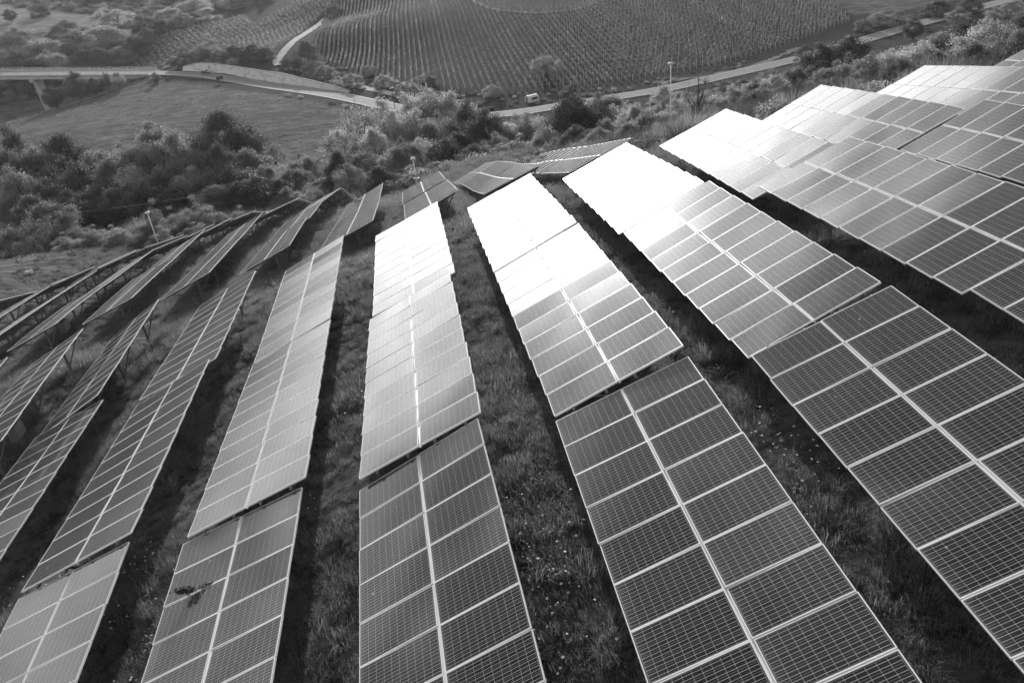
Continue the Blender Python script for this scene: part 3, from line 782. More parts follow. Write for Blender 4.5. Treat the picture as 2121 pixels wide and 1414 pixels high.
# ------------------------------------------------------------------ leaves
def leaves(C,size,rngl,up=.3,aspect=1.,outward=None):
    n=len(C);nrm=rngl.normal(0,1,(n,3));nrm[:,2]+=up
    if outward is not None:nrm+=outward*1.2
    nrm/=np.linalg.norm(nrm,axis=1)[:,None]
    t=rngl.normal(0,1,(n,3));t-=nrm*(t*nrm).sum(1)[:,None];t/=np.linalg.norm(t,axis=1)[:,None];b=np.cross(nrm,t)
    s=(size*rngl.uniform(.6,1.35,n))[:,None];a=t*s;b=b*s*aspect*.62
    # pointed leaf-spray: rhombus with a bent tip
    V=np.stack([C-a,C+b,C+a-nrm*s*.25,C-b],1).reshape(-1,3)
    return V,np.arange(4*n).reshape(-1,4)
def tubes_np(segs,n=6):
    """segs: list of (points, radii)"""
    mb=MB()
    for P,R in segs: mb.tube(P,R,n)
    return mb
def make_tree(seed,kind,low=False):
    r=np.random.default_rng(seed)
    P=dict(dark=(50,560,.55,.024),mid=(46,520,.5,.024),light=(44,460,.45,.025),open=(30,120,.35,.028),ivy=(60,480,.2,.022),fuzzy=(40,300,.3,.02),bare=(16,60,.3,.02))[kind]
    nl,per,_,ls=P
    if low:z0_=0.0
    # lobes: unit crown, radius .5, z from z0 to 1
    z0={'ivy':.0,'fuzzy':.05,'bare':.3,'open':.22}.get(kind,.08)
    if low:z0=-.15
    lob=[];
    while len(lob)<nl:
        p=r.uniform(-1,1,3)
        if kind=='ivy' : ok=(p[0]**2+p[1]**2)<1
        else: ok=(p**2).sum()<1
        if not ok:continue
        d=np.linalg.norm(p)
        if kind not in('ivy',) and r.random()<.85: p=p/d*r.uniform(.72,1.0)
        z=(p[2]+1)/2
        prof=1-.35*max(0,z-.55)/.45 if kind!='ivy' else 1
        if kind=='ivy':
            rr=math.hypot(p[0],p[1]);z=r.uniform(0,1)*(1-.55*rr**2)*r.uniform(.75,1)
            lob.append((p[0]*.42,p[1]*.42,z*.9,r.uniform(.09,.15)))
        else:
            lob.append((p[0]*.42*prof,p[1]*.42*prof,z0+(1-z0)*(.08+.84*z),r.uniform(.09,.17)*(1.1-.3*z)))
    lob.append((0.03,0,.93,.08))
    Cs=[];Os=[];Ts=[];
    for (x,y,z,R) in lob:
        m=int(per*(R/.12)**2*r.uniform(.7,1.2))
        d=r.normal(0,1,(m,3));d/=np.linalg.norm(d,axis=1)[:,None]
        keep=(d[:,2]>-.55)|(r.random(m)<.35);d=d[keep];m=len(d)
        rad=R*(r.uniform(.0,1,m)**.35)*(1+.3*r.normal(0,1,m).clip(-1.5,1.8))
        sq=np.array([1,1,.8])
        if kind=='fuzzy':sq=np.array([.8,.8,1.6])
        Cs.append(np.array([x,y,z])+d*rad[:,None]*sq);Os.append(d);Ts.append(np.full(m,r.uniform(.7,1.25)))
    C=np.vstack(Cs);O=np.vstack(Os);T=np.concatenate(Ts)
    # stray twigs outside the lobes for an uneven outline
    k=r.choice(len(C),len(C)//9);C2=C[k]+O[k]*r.uniform(.01,.06,(len(k),1));C=np.vstack([C,C2]);O=np.vstack([O,O[k]]);T=np.concatenate([T,T[k]])
    keep=C[:,2]>0.0;C,O,T=C[keep],O[keep],T[keep]
    T=T*r.uniform(.8,1.2,len(T))
    V,F=leaves(C,ls*.5 if kind!='fuzzy' else ls*.6,r,outward=O)
    crown=mesh_np('crown',V,F,[LM[kind]],cols=np.repeat(T,4)[:,None]*np.ones((1,3)))
    segs=[];top=.75 if kind!='ivy' else .4
    pts=[(r.normal(0,.012)*k,r.normal(0,.012)*k,-.03+top*k/4) for k in range(5)]
    segs.append((pts,[.032,.026,.022,.016,.008]))
    big=sorted(lob,key=lambda l:-l[3])[:12 if kind in('open','bare') else 9]
    if kind=='bare':big=lob
    for (x,y,z,R) in big:
        s=min(.62,max(.12,z*.55));b=np.array([0,0,s]);e=np.array([x,y,z]);mm=(b+e)/2+np.array([r.normal(0,.02),r.normal(0,.02),-.03])
        segs.append(([b,mm,e],[.013,.009,.004]))
    if kind in('bare','open'):
        for _ in range(34):
            x,y,z,R=lob[r.integers(len(lob))];e=np.array([x,y,z]);segs.append(([e,e+r.normal(0,.06,3)+[0,0,.05]],[.004,.002]))
    tb=tubes_np(segs);trunk=tb.mesh('trunk',[M['bark']],True)
    return crown,trunk
PROTO={k:[make_tree(s*17+hash_,k) for s in range(n)] for hash_,(k,n) in enumerate((('dark',4),('mid',4),('light',3),('open',2),('ivy',3),('fuzzy',2),('bare',1)))}
PLOW={k:[make_tree(900+s*13+i,k,True) for s in range(2)] for i,k in enumerate(('dark','mid','light'))}
KN={'dark':('tree','dark leafy tree'),'mid':('tree','grey leafy tree'),'light':('tree','pale sunlit tree'),'open':('tree','thin airy tree'),'ivy':('shrub','creeper-covered bush'),'fuzzy':('shrub','feathery bush'),'bare':('tree','half-bare tree')}
region=None;cnt={}
REG={'belt behind the left end of the array':'in the belt behind the left tables','belt behind the middle of the array':'in the belt behind the middle tables',
'rough strip above the right end of the array':'in the rough strip beyond the right tables','roadside of the main road':'along the far right stretch of road','foot of the big vineyard':'at the foot of the big vineyard',
'end of the pale farm track':'around the pale farm track','top of the concrete embankment':'above the concrete embankment','front of the road bridge':'in front of the road bridge',
'wooded bank beyond the road bridge':'on the wooded bank beyond the bridge','hilltop wood at the upper left':'in the wood at the upper left','hedge below the left end of the array':'in the hedge beside the left tables'}
items=[]
for l in TREES.strip().split('\n'):
    if l.startswith('R('):region=l[3:-2];continue
    x,y,z,h,w,k=l.split();items.append([region,float(x),float(y),float(z),float(h),float(w),k])
groups={}
WF={it[0][:12]:1.2 for it in items};WF['belt behind ']=1.55;WF['wooded bank ']=1.45;WF['hilltop wood']=1.45;WF['hedge below ']=1.35;WF['rough strip ']=1.8
for it in items:
    az=math.atan2(it[1],it[2]);nm=KN[it[6]][1];groups.setdefault((it[0],nm),[]).append((az,it))
for (rg,nm),L_ in groups.items():
    L_.sort(key=lambda a:a[0])
    for k,(az,it) in enumerate(L_):
        _,x,y,z,h,w,kd=it
        small=h<4.2 and kd!='ivy'
        h=max(h,2.6 if 'hilltop' not in rg and 'wooded' not in rg else 7.5)
        kn=KN[kd][0] if not small else 'shrub'
        lab='%s, %s from the left %s'%(nm,ordw(k+1),REG[rg]) if len(L_)>1 else 'only %s %s'%(nm,REG[rg])
        if small: lab='low '+lab.replace('tree','bush')
        PR=PLOW[kd] if (kd in PLOW and h<w*1.05) else PROTO[kd]
        pr=PR[jr.randrange(len(PR))]
        zg=float(HT(x,y)[0])-.15
        if 'belt' in it[0]:h*=(1.08 if x>15 else 1.18) if 'middle' in it[0] else 1.07
        if 'rough' in it[0]:h*=1.08
        t=empty(kn,(x,y,zg),jr.uniform(0,6.28));h=max(h,.62*w);t.scale=(w*WF[it[0][:12]],w*WF[it[0][:12]]*jr.uniform(.9,1.1),h)
        tag(t,lab,'tree' if kn=='tree' else 'bush','trees and bushes '+REG[rg])
        obj('crown',pr[0],t);obj('trunk' if kn=='tree' else 'stem',pr[1],t)
# ------------------------------------------------------------------ vineyards
def clip_rows(poly,d,spacing,x0=None):
    d=np.array(d,float);d/=np.linalg.norm(d);nn=np.array([-d[1],d[0]]);P=np.array(poly);c=P@nn
    out=[]
    for s in np.arange(c.min()+spacing/2,c.max(),spacing):
        ts=[]
        for a,b in zip(P,np.roll(P,-1,0)):
            ca,cb=a@nn-s,b@nn-s
            if ca*cb<0:
                p=a+(b-a)*ca/(ca-cb);ts.append(p@d)
        ts.sort()
        for a,b in zip(ts[::2],ts[1::2]):
            if b-a>8: out.append((d*a+nn*s,d*b+nn*s))
    return out
POST=MB();POST.bx((0,0,1.05),(.08,.08,2.1));POST=POST.mesh('post',[M['white']])
def vine_rows(poly,d,spacing,label,group,post_if,dens=13,h=1.55,leaf='vine',tmax=999):
    rows=clip_rows(poly,d,spacing)
    rows.sort(key=lambda r:r[0][0])
    for k,(a,b) in enumerate(rows[:tmax]):
        L=np.linalg.norm(b-a);n=int(L*dens);t=rng.uniform(0,1,n)
        gap=np.sin(t*L*1.1+k*3)+np.sin(t*L*.37+k*5)+rng.normal(0,.4,n);t=t[gap>-1.35];n=len(t)
        q=a+(b-a)*t[:,None];dn=(b-a)/L;pn=np.array([-dn[1],dn[0]])
        q=q+pn*rng.normal(0,.13,(n,1));z=HT(q[:,0],q[:,1])+.45+h*rng.uniform(0,1,n)**.8*(.85+.2*np.sin(t*L*2.1+k))
        C=np.column_stack([q,z]);o0=np.array([a[0],a[1],float(HT(*a)[0])])
        V,F=leaves(C-o0,.24 if (callable(leaf) and a[0]<9) else .19,rng,up=.4);T=rng.uniform(.5,1.45,n)*(.8+.35*np.sin(t*L*1.9+k*2))
        t_=empty('vine_row',o0);tag(t_,label%ordw(k+1),'vine row',group)
        obj('foliage',mesh_np('foliage',V,F,[LM[leaf(a) if callable(leaf) else leaf]],cols=np.repeat(T,4)[:,None]*np.ones((1,3))),t_)
        if post_if(a,b):
            m=max(2,int(L/5.5))
            for s in range(m+1):
                p=a+(b-a)*s/m;o=obj('post',POST,t_,loc=(p[0]-o0[0],p[1]-o0[1],float(HT(*p)[0])-o0[2]-.1))
vine_rows(VY,(.035,1),1.95,'%s vine row from the left in the big hillside vineyard','vine rows of the big vineyard on the far hillside',lambda a,b:a[0]>12,dens=16,leaf=lambda a:'vine2' if a[0]<9 else 'vine')
vine_rows(VLA,(.66,.75),3.0,'%s vine row from the left in the small left vineyard','vine rows of the small vineyard beyond the bridge end',lambda a,b:False,dens=22,leaf='vine2')
vine_rows(VLB,(.585,.81),3.0,'%s vine row from the left in the vineyard beside the pale track','vine rows beside the pale farm track',lambda a,b:False,dens=22,leaf='vine2')
# ------------------------------------------------------------------ ground cover (uncountable) by instancing small tufts
def gn_scatter(name,P,rot,scl,idx,protos,kind='stuff'):
    me=bpy.data.meshes.new(name);me.vertices.add(len(P));me.vertices.foreach_set('co',np.asarray(P,np.float32).ravel())
    a=me.attributes.new('rot','FLOAT_VECTOR','POINT');a.data.foreach_set('vector',np.asarray(rot,np.float32).ravel())
    a=me.attributes.new('scl','FLOAT_VECTOR','POINT');a.data.foreach_set('vector',np.asarray(scl,np.float32).ravel())
    a=me.attributes.new('idx','INT','POINT');a.data.foreach_set('value',np.asarray(idx,np.int32))
    me.update();o=obj(name,me);tag(o,kind=kind)
    c=bpy.data.collections.new(name+'_tufts')
    for k,p in enumerate(protos):
        q=bpy.data.objects.new('%s_tuft_%02d'%(name,k),p);c.objects.link(q)
    ng=bpy.data.node_groups.new(name,'GeometryNodeTree')
    ng.interface.new_socket('Geometry',in_out='INPUT',socket_type='NodeSocketGeometry');ng.interface.new_socket('Geometry',in_out='OUTPUT',socket_type='NodeSocketGeometry')
    N=ng.nodes;L=ng.links;gi=N.new('NodeGroupInput');go=N.new('NodeGroupOutput');ip=N.new('GeometryNodeInstanceOnPoints');ci_=N.new('GeometryNodeCollectionInfo')
    ci_.inputs['Collection'].default_value=c;ci_.inputs['Separate Children'].default_value=True;ci_.inputs['Reset Children'].default_value=True
    def at(n,t):
        x=N.new('GeometryNodeInputNamedAttribute');x.data_type=t;x.inputs['Name'].default_value=n;return x.outputs['Attribute']
    L.new(gi.outputs[0],ip.inputs['Points']);L.new(ci_.outputs[0],ip.inputs['Instance']);ip.inputs['Pick Instance'].default_value=True
    L.new(at('idx','INT'),ip.inputs['Instance Index'])
    er=N.new('FunctionNodeEulerToRotation');L.new(at('rot','FLOAT_VECTOR'),er.inputs[0]);L.new(er.outputs[0],ip.inputs['Rotation']);L.new(at('scl','FLOAT_VECTOR'),ip.inputs['Scale'])
    L.new(ip.outputs[0],go.inputs[0]);md=o.modifiers.new('scatter','NODES');md.node_group=ng
    return o
def tuft(seed,n,r,h,w,mat_,lean=.5,seg=2,hv=.4):
    g_=np.random.default_rng(seed);V=[];F=[];T=[]
    for k in range(n):
        a=g_.uniform(0,6.28);rr=r*math.sqrt(g_.uniform());b=np.array([math.cos(a)*rr,math.sin(a)*rr,-.03])
        la=a+g_.normal(0,.9);hh=h*g_.uniform(1-hv,1+hv);ln=lean*g_.uniform(.2,1.3)
        d=np.array([math.cos(la),math.sin(la),0]);s=np.array([-math.sin(la),math.cos(la),0])*w*g_.uniform(.6,1.3)
        n0=len(V);m=b+np.array([0,0,hh*.6])+d*hh*ln*.25;e=b+np.array([0,0,hh*(1-.35*ln)])+d*hh*ln
        V+=[b-s,b+s,m+s*.8,m-s*.8,e];F+=[(n0,n0+1,n0+2,n0+3),(n0+3,n0+2,n0+4,n0+4)]
        T+=[g_.uniform(.55,1.45)]*5
    V=np.array(V);q=[f for f in F if f[2]!=f[3]];t=[f[:3] for f in F if f[2]==f[3]]
    T=np.array(T)
    return mesh_np('tuft',V,[np.array(q),np.array(t)],[mat_],cols=T[:,None]*np.ones((1,3)))
def forb(seed,n,r,h,size,mat_):
    g_=np.random.default_rng(seed);d=g_.normal(0,1,(n,3));d[:,2]=np.abs(d[:,2]);d/=np.linalg.norm(d,axis=1)[:,None]
    C=d*np.array([r,r,h])*g_.uniform(.3,1,(n,1));V,F=leaves(C,size,g_,up=.6);T=g_.uniform(.6,1.4,n)
    return mesh_np('forb',V,F,[mat_],cols=np.repeat(T,4)[:,None]*np.ones((1,3)))
def vis(x,y,z,mx=60):
    c=(np.stack([x,y,z-CAMZ],1))@RC.T
    X=FPX*c[:,0]/c[:,2]+1060.5;Y=FPX*c[:,1]/c[:,2]+707
    return (c[:,2]>1)&(X>-mx)&(X<2121+mx)&(Y>-mx)&(Y<1414+mx+60),c[:,2]
def scatter_pts(x0,x1,y0,y1,dens,keep=None):
    n=int((x1-x0)*(y1-y0)*dens);x=rng.uniform(x0,x1,n);y=rng.uniform(y0,y1,n);z=HT(x,y);v,d=vis(x,y,z)
    if keep is not None:v&=keep(x,y,d)
    return x[v],y[v],z[v],d[v]
G0=LM['grass'];S0=LM['straw']
tf=[tuft(1,150,.30,.18,.0035,G0,.7),tuft(2,140,.32,.22,.0035,G0,.9),tuft(3,120,.25,.14,.004,G0,.6),tuft(4,110,.26,.22,.003,G0,.8),
    forb(5,170,.26,.11,.014,G0),forb(6,150,.22,.16,.017,G0),tuft(7,18,.25,.26,.0025,S0,.6),tuft(8,130,.14,.32,.0035,G0,.95)]
parts=[]
patch=lambda x,y:np.sin(x*.9+np.sin(y*.5)*1.5)+np.sin(y*.7+x*.3)+.7*np.sin(x*2.3-y*1.9)
for (y0,y1,dens,s) in ((0,34,14,1.0),(34,62,6,1.45),(62,112,2.6,2.0)):
    x,y,z,d=scatter_pts(-58,48,y0,y1,dens,lambda x,y,d:~((y>58)&(x<-41)))
    k=rng.choice(8,len(x),p=[.25,.2,.17,.07,.2,.06,.02,.03]);pa=patch(x,y)
    sc=s*rng.uniform(.6,1.25,len(x))*(1+.22*pa)
    parts.append((x,y,z,k,sc))
X=np.concatenate([p[0] for p in parts]);Y=np.concatenate([p[1] for p in parts]);Z=np.concatenate([p[2] for p in parts]);K=np.concatenate([p[3] for p in parts]);S=np.concatenate([p[4] for p in parts])
n=len(X);print('grass tufts',n)
gn_scatter('grass',np.stack([X,Y,Z],1),np.stack([rng.normal(0,.12,n),rng.normal(0,.12,n),rng.uniform(0,6.28,n)],1),np.stack([S,S,S*rng.uniform(.7,1.3,n)],1),K,tf)
# daisies
def daisy(seed,n,r):
    g_=np.random.default_rng(seed);V=[];F=[];T=[]
    for k in range(n):
        a=g_.uniform(0,6.28);rr=r*math.sqrt(g_.uniform());c=np.array([math.cos(a)*rr,math.sin(a)*rr,g_.uniform(.26,.44)]);R=g_.uniform(.013,.024)
        nn=np.array([g_.normal(0,.2),g_.normal(0,.2)-.25,1.]);nn/=np.linalg.norm(nn);u=np.cross(nn,[1,0,0]);u/=np.linalg.norm(u);w=np.cross(nn,u)
        n0=len(V);
        for j in range(8):
            t=j*math.pi/4;V.append(c+(u*math.cos(t)+w*math.sin(t))*R)
        F.append([n0+j for j in range(8)])
    return mesh_np('daisy',np.array(V),np.array(F),[LM['petal']],cols=np.ones((len(V),3)))
DS=[daisy(1,1,.01),daisy(2,3,.25),daisy(3,6,.4)]
xs=[];ks=[]
cl=[(-1.2,9.8),(3.2,8.5),(0.9,8.2),(3.4,13.1),(-7.6,12.4),(-7.2,13.2),(-2.7,6.5),(10.5,18.4),(-6.9,20),(-2.6,22),(12.5,15.6),(6.4,11.2),(1.2,11.8),(1.6,10.4),(5.6,22)]
for (cx_,cy_) in cl:
    m=rng.integers(14,44);xs.append(np.stack([rng.normal(cx_,.45,m),rng.normal(cy_,.9,m)],1));ks.append(rng.choice(2,m,p=[.7,.3]))
x,y,z,d=scatter_pts(-45,30,3,95,2.4,lambda x,y,d:(patch(x*.8+3,y*.8)>.35)&(rng.uniform(0,1,len(x))<np.clip((d-14)/50,.05,1)*(np.where(x<0,1,.25))))
xs.append(np.stack([x,y],1));ks.append(rng.choice(3,len(x),p=[.4,.3,.3]))
XY=np.vstack(xs);K=np.concatenate(ks);n=len(XY);s=rng.uniform(.8,1.4,n)
gn_scatter('daisies',np.column_stack([XY,HT(XY[:,0],XY[:,1])]),np.stack([np.zeros(n),np.zeros(n),rng.uniform(0,6.28,n)],1),np.stack([s,s,s],1),K,DS)
# undergrowth beyond the array and over the banks
UG=[forb(20+k,700,1.0,1.0,.075,LM[m]) for k,m in enumerate(('dark','mid','ivy','light'))]+[tuft(30,420,.9,1.1,.009,LM['reed'],.4),tuft(31,420,.9,1.3,.009,S0,.35)]
def band(a0,a1,D0,D1,n):
    a=np.radians(rng.uniform(a0,a1,n));D=np.sqrt(rng.uniform(D0*D0,D1*D1,n));return D*np.sin(a),D*np.cos(a)
bx_,by_,bk,bs=[],[],[],[]
def addband(a0,a1,D0,D1,n,p,s0,s1):
    x,y=band(a0,a1,D0,D1,n);z=HT(x,y);v,_=vis(x,y,z,150)
    v&=~((y<108)&(x<-36))&~inside(MEADOW,x,y)&~inside(VY,x,y)
    rd=np.min(np.hypot(x[:,None]-RP[None,:,0],y[:,None]-RP[None,:,1]),1);v&=rd>6.5
    x,y=x[v],y[v];bx_.append(x);by_.append(y);bk.append(rng.choice(6,len(x),p=p));bs.append(rng.uniform(s0,s1,len(x)))
addband(-38,-8,113,168,1500,[.3,.2,.25,.05,.1,.1],.8,2.0)
addband(-24,-8,108,116,260,[.05,.1,.1,.05,.35,.35],.9,1.5)
addband(-12,13,93,108,420,[.2,.25,.25,.2,.05,.05],.9,2.2)
addband(-8,12,98,168,1300,[.3,.2,.2,.15,.1,.05],.7,1.8)
addband(6,14,72,110,260,[.3,.2,.2,.1,.1,.1],.5,1.3)
addband(12,44,60,125,1900,[.1,.2,.15,.12,.25,.18],.6,1.7)
addband(12,46,125,215,1200,[.2,.2,.15,.05,.25,.15],.5,1.2)
addband(-3,34,212,246,500,[.25,.25,.15,.1,.15,.1],.4,1.1)
addband(-8,0,235,330,300,[.25,.25,.15,.1,.15,.1],.5,1.3)
addband(-26,-15,335,352,260,[.4,.3,.2,0,.05,.05],.8,1.9)
addband(-36,-16,372,470,900,[.35,.3,.2,.1,.03,.02],1.5,3.4)
addband(-16,-9,352,385,160,[.3,.3,.2,.1,.05,.05],1.2,2.4)
addband(-36,-6,540,720,1100,[.4,.35,.15,.1,0,0],2.,4.5)
x=np.concatenate(bx_);y=np.concatenate(by_);k=np.concatenate(bk);s=np.concatenate(bs)
keep=~inside(FIELDL,x,y)&~inside(VLA,x,y)&~inside(VLB,x,y);x,y,k,s=x[keep],y[keep],k[keep],s[keep];n=len(x)
gn_scatter('undergrowth',np.stack([x,y,HT(x,y)-.1],1),np.stack([np.zeros(n),np.zeros(n),rng.uniform(0,6.28,n)],1),np.stack([s,s,s*rng.uniform(.6,1.1,n)],1),k,UG)
# coarse tussocks over the meadow and the pale field
TS=[forb(40,60,.5,.13,.06,LM['reed']),tuft(41,70,.5,.2,.018,LM['grass'],.8),tuft(42,70,.5,.18,.018,LM['straw'],.9)]
x=rng.uniform(-190,5,14000);y=rng.uniform(150,395,14000);v=inside(MEADOW,x,y)&(np.sin(x*.05+y*.11)+rng.normal(0,.7,14000)>-.3);x,y=x[v],y[v]
x2=rng.uniform(-60,-36,900);y2=rng.uniform(58,108,900);x=np.concatenate([x,x2]);y=np.concatenate([y,y2])
z=HT(x,y);v,_=vis(x,y,z);x,y,z=x[v],y[v],z[v];n=len(x);s=rng.uniform(.5,1.3,n)
gn_scatter('meadow_tussocks',np.stack([x,y,z-.03],1),np.stack([np.zeros(n),np.zeros(n),rng.uniform(0,6.28,n)],1),np.stack([s*1.6,s,s],1),rng.choice(3,n,p=[.45,.35,.2]),TS)
# ------------------------------------------------------------------ plants that grow through the tables
def weed(tn,i,j,size,h,label,dens=160):
    p=table_pt(TABLES[tn],i,j);o0=Vector(p)+Vector((0,0,.02));t=empty('weed',o0);tag(t,label,'weed')
    g_=np.random.default_rng(int(i*10+j*100))
    mb=MB()
    stems=[]
    for k in range(7):
        e=np.array([g_.uniform(-1.15,1.15)*size,0,0])+np.array([0,g_.normal(0,size*.07),g_.uniform(.15,.6)*h]);stems.append(e);mb.tube([(-size*.5,0,-.3),(e[0]*.3-size*.2,e[1]*.4,e[2]*.5),tuple(e)],[.008,.006,.003],5)
    obj('stem',mb.mesh('stem',[M['bark']],True),t)
    C=np.vstack([s*g_.uniform(.3,1,(dens//7,1))+g_.normal(0,size*.10,(dens//7,3))*[1,.7,.6] for s in stems]);C[:,2]=np.abs(C[:,2])+.03
    V,F=leaves(C,.035,g_,up=.6);obj('foliage',mesh_np('foliage',V,F,[LM['dark']],cols=np.ones((len(V),3))*1.1),t)
weed('B1',2.0,.50,.40,.24,'dark leafy branch growing over a grey module of the table left of the centre row',620)
weed('B5',3.2,.75,.5,.3,'small dark weed poking over the far tilted table left of centre',200)
weed('E5',4.6,1.35,.8,.35,'dark trailing weed lying on the low far table behind the blinding white one',260)
# ------------------------------------------------------------------ lamps
def lamp(x,y,zt,label):
    g0=float(HT(x,y)[0]);h=zt-g0;t=empty('lamp_post',(x,y,g0));tag(t,label,'lamp post','slim lamp posts around the solar field')
    mb=MB();mb.tube([(0,0,-.3),(0,0,h*.5),(0,0,h-.1)],[.07,.06,.045],10);obj('pole',mb.mesh('pole',[M['frame']],True),t)
    mb=MB();mb.tube([(0,0,h-.14),(.1,0,h-.12),(.16,0,h-.02),(.14,0,h+.09),(.05,0,h+.15)],[.02,.02,.02,.02,.02],6)
    mb.tube([(0,0,h-.12),(0,0,h-.08),(0,0,h+.02),(0,0,h+.12),(0,0,h+.17)],[.10,.26,.30,.20,.04],14);obj('lamp_head',mb.mesh('lamp_head',[M['white']],True),t)
    zb=h*.42
    mb=MB();mb.bar((-.25,0,zb),(.25,0,zb),.05,.05);mb.bx((.27,.0,zb),(.16,.12,.14));mb.bx((-.24,.02,zb+.05),(.12,.12,.18));obj('camera_bracket',mb.mesh('camera_bracket',[M['grey']]),t)
lamp(-31.35,90.74,32.47,'slim lamp post in front of the creeper hedge beside the left tables')
lamp(-.15,80.0,37.21,'slim lamp post behind the far tables of the centre row')
lamp(27.42,79.4,43.19,'tallest slim lamp post, before the road, right of the bushy tree')
# ------------------------------------------------------------------ poles and wires
def pole(x,y,h,label,r=.12,m='wood'):
    g0=float(HT(x,y)[0]);t=empty('utility_pole',(x,y,g0));tag(t,label,'pole')
    mb=MB();mb.tube([(0,0,-.4),(0,0,h)],[r,r*.75],8);obj('shaft',mb.mesh('shaft',[M[m]],True),t)
    mb=MB();mb.bar((-.5,0,h-.25),(.5,0,h-.25),.08,.08);obj('crossarm',mb.mesh('crossarm',[M['grey']]),t);return Vector((x,y,g0+h-.2))
def wire(a,b,sag,label,r=.01):
    a=Vector(a);b=Vector(b);mb=MB();n=24
    P=[a.lerp(b,k/n)-Vector((0,0,sag*4*(k/n)*(1-k/n))) for k in range(n+1)]
    for p,q in zip(P,P[1:]): mb.bar(p,q,r*2,r*2)
    o=obj('overhead_wire',mb.mesh('overhead_wire',[M['grey']]));tag(o,label,'wire')
a=pole(63.6,322,8,'pale pole standing among the vine rows near their upper edge');b=pole(-3.0,226,6.5,'short pole on the inside bend of the road by the pale path')
wire(a,b,3.,'long thin wire crossing the big vineyard down to the road')
wire((-45.2,102.5,30.4),(-29.0,114.4,26.8),.25,'thin wire drawn in front of the belt trees above the hedge')
wire((155.3,256.7,15.7),(113.4,152.4,26.7),1.,'upper thin wire over the far right field and road');wire((166.5,284.9,14.3),(101.5,148.6,29.8),1.5,'lower thin wire over the far right field and road')
# ------------------------------------------------------------------ car
def car():
    p,nv,z=roadpt(-77.1);d=np.array([nv[1],-nv[0]]);t=empty('parked_car',(p[0]+nv[0]*1.6,p[1]+nv[1]*1.6,z+.02),math.atan2(d[1],d[0]));tag(t,'dark car driving on the road beside the concrete embankment','car')
    t.name='car'
    prof=[(-2.1,.35),(-2.15,.75),(-2.0,.98),(-1.55,1.05),(-1.15,1.42),(-.2,1.5),(.45,1.42),(1.05,1.02),(1.75,.88),(2.1,.68),(2.12,.35)]
    def loft(W,ins,pr):
        V=[];F=[];n=len(pr)
        for s,wf in((-1,1),(1,1)):
            for (x,zz) in pr: V.append((x,s*(W-ins*max(0,(zz-.9))),zz))
        F.append(list(range(n))[::-1]);F.append(list(range(n,2*n)))
        for k in range(n): F.append([k,(k+1)%n,n+(k+1)%n,n+k])
        me=bpy.data.meshes.new('m');me.from_pydata(V,[],F);me.update();return me
    paint=mat('dark_car_paint',.02,.25,.6)[0];me=loft(.88,.35,prof);me.materials.append(paint);me.name='body';bo=obj('body',me,t)
    bm=bo.modifiers.new('b','BEVEL');bm.width=.06;bm.segments=2
    gm=mat('car_glass',.01,.05,.8)[0]
    mb=MB()
    for s in(-1,1):
        n0=len(mb.v)
        for x,zz in((-1.4,1.1),(-1.08,1.37),(-.2,1.43),(.38,1.36),(.85,1.07)): mb.v.append((x,s*(.885-.35*(zz-.9)+.004),zz))
        mb.f.append([n0,n0+1,n0+2,n0+3,n0+4][::s]);mb.m.append(0)
    obj('side_window',mb.mesh('side_window',[gm]),t)
    mb=MB();mb.bar((.5,0,1.40),(1.02,0,1.05),1.25,.02,0,(0,1,0));obj('windscreen',mb.mesh('windscreen',[gm]),t)
    for x in(-1.35,1.3):
        for s in(-1,1):
            mb=MB();mb.tube([(x,s*.70,.32),(x,s*.90,.32)],.32,16);w=obj('wheel',mb.mesh('wheel',[M['dark']]),t)
            mb=MB();mb.tube([(x,s*.895,.32),(x,s*.912,.32)],.19,12);obj('rim',mb.mesh('rim',[M['frame']]),w)
    for s in(-1,1):
        mb=MB();mb.bx((2.08,s*.62,.68),(.1,.32,.14));obj('headlight',mb.mesh('headlight',[M['white']]),t)
car()
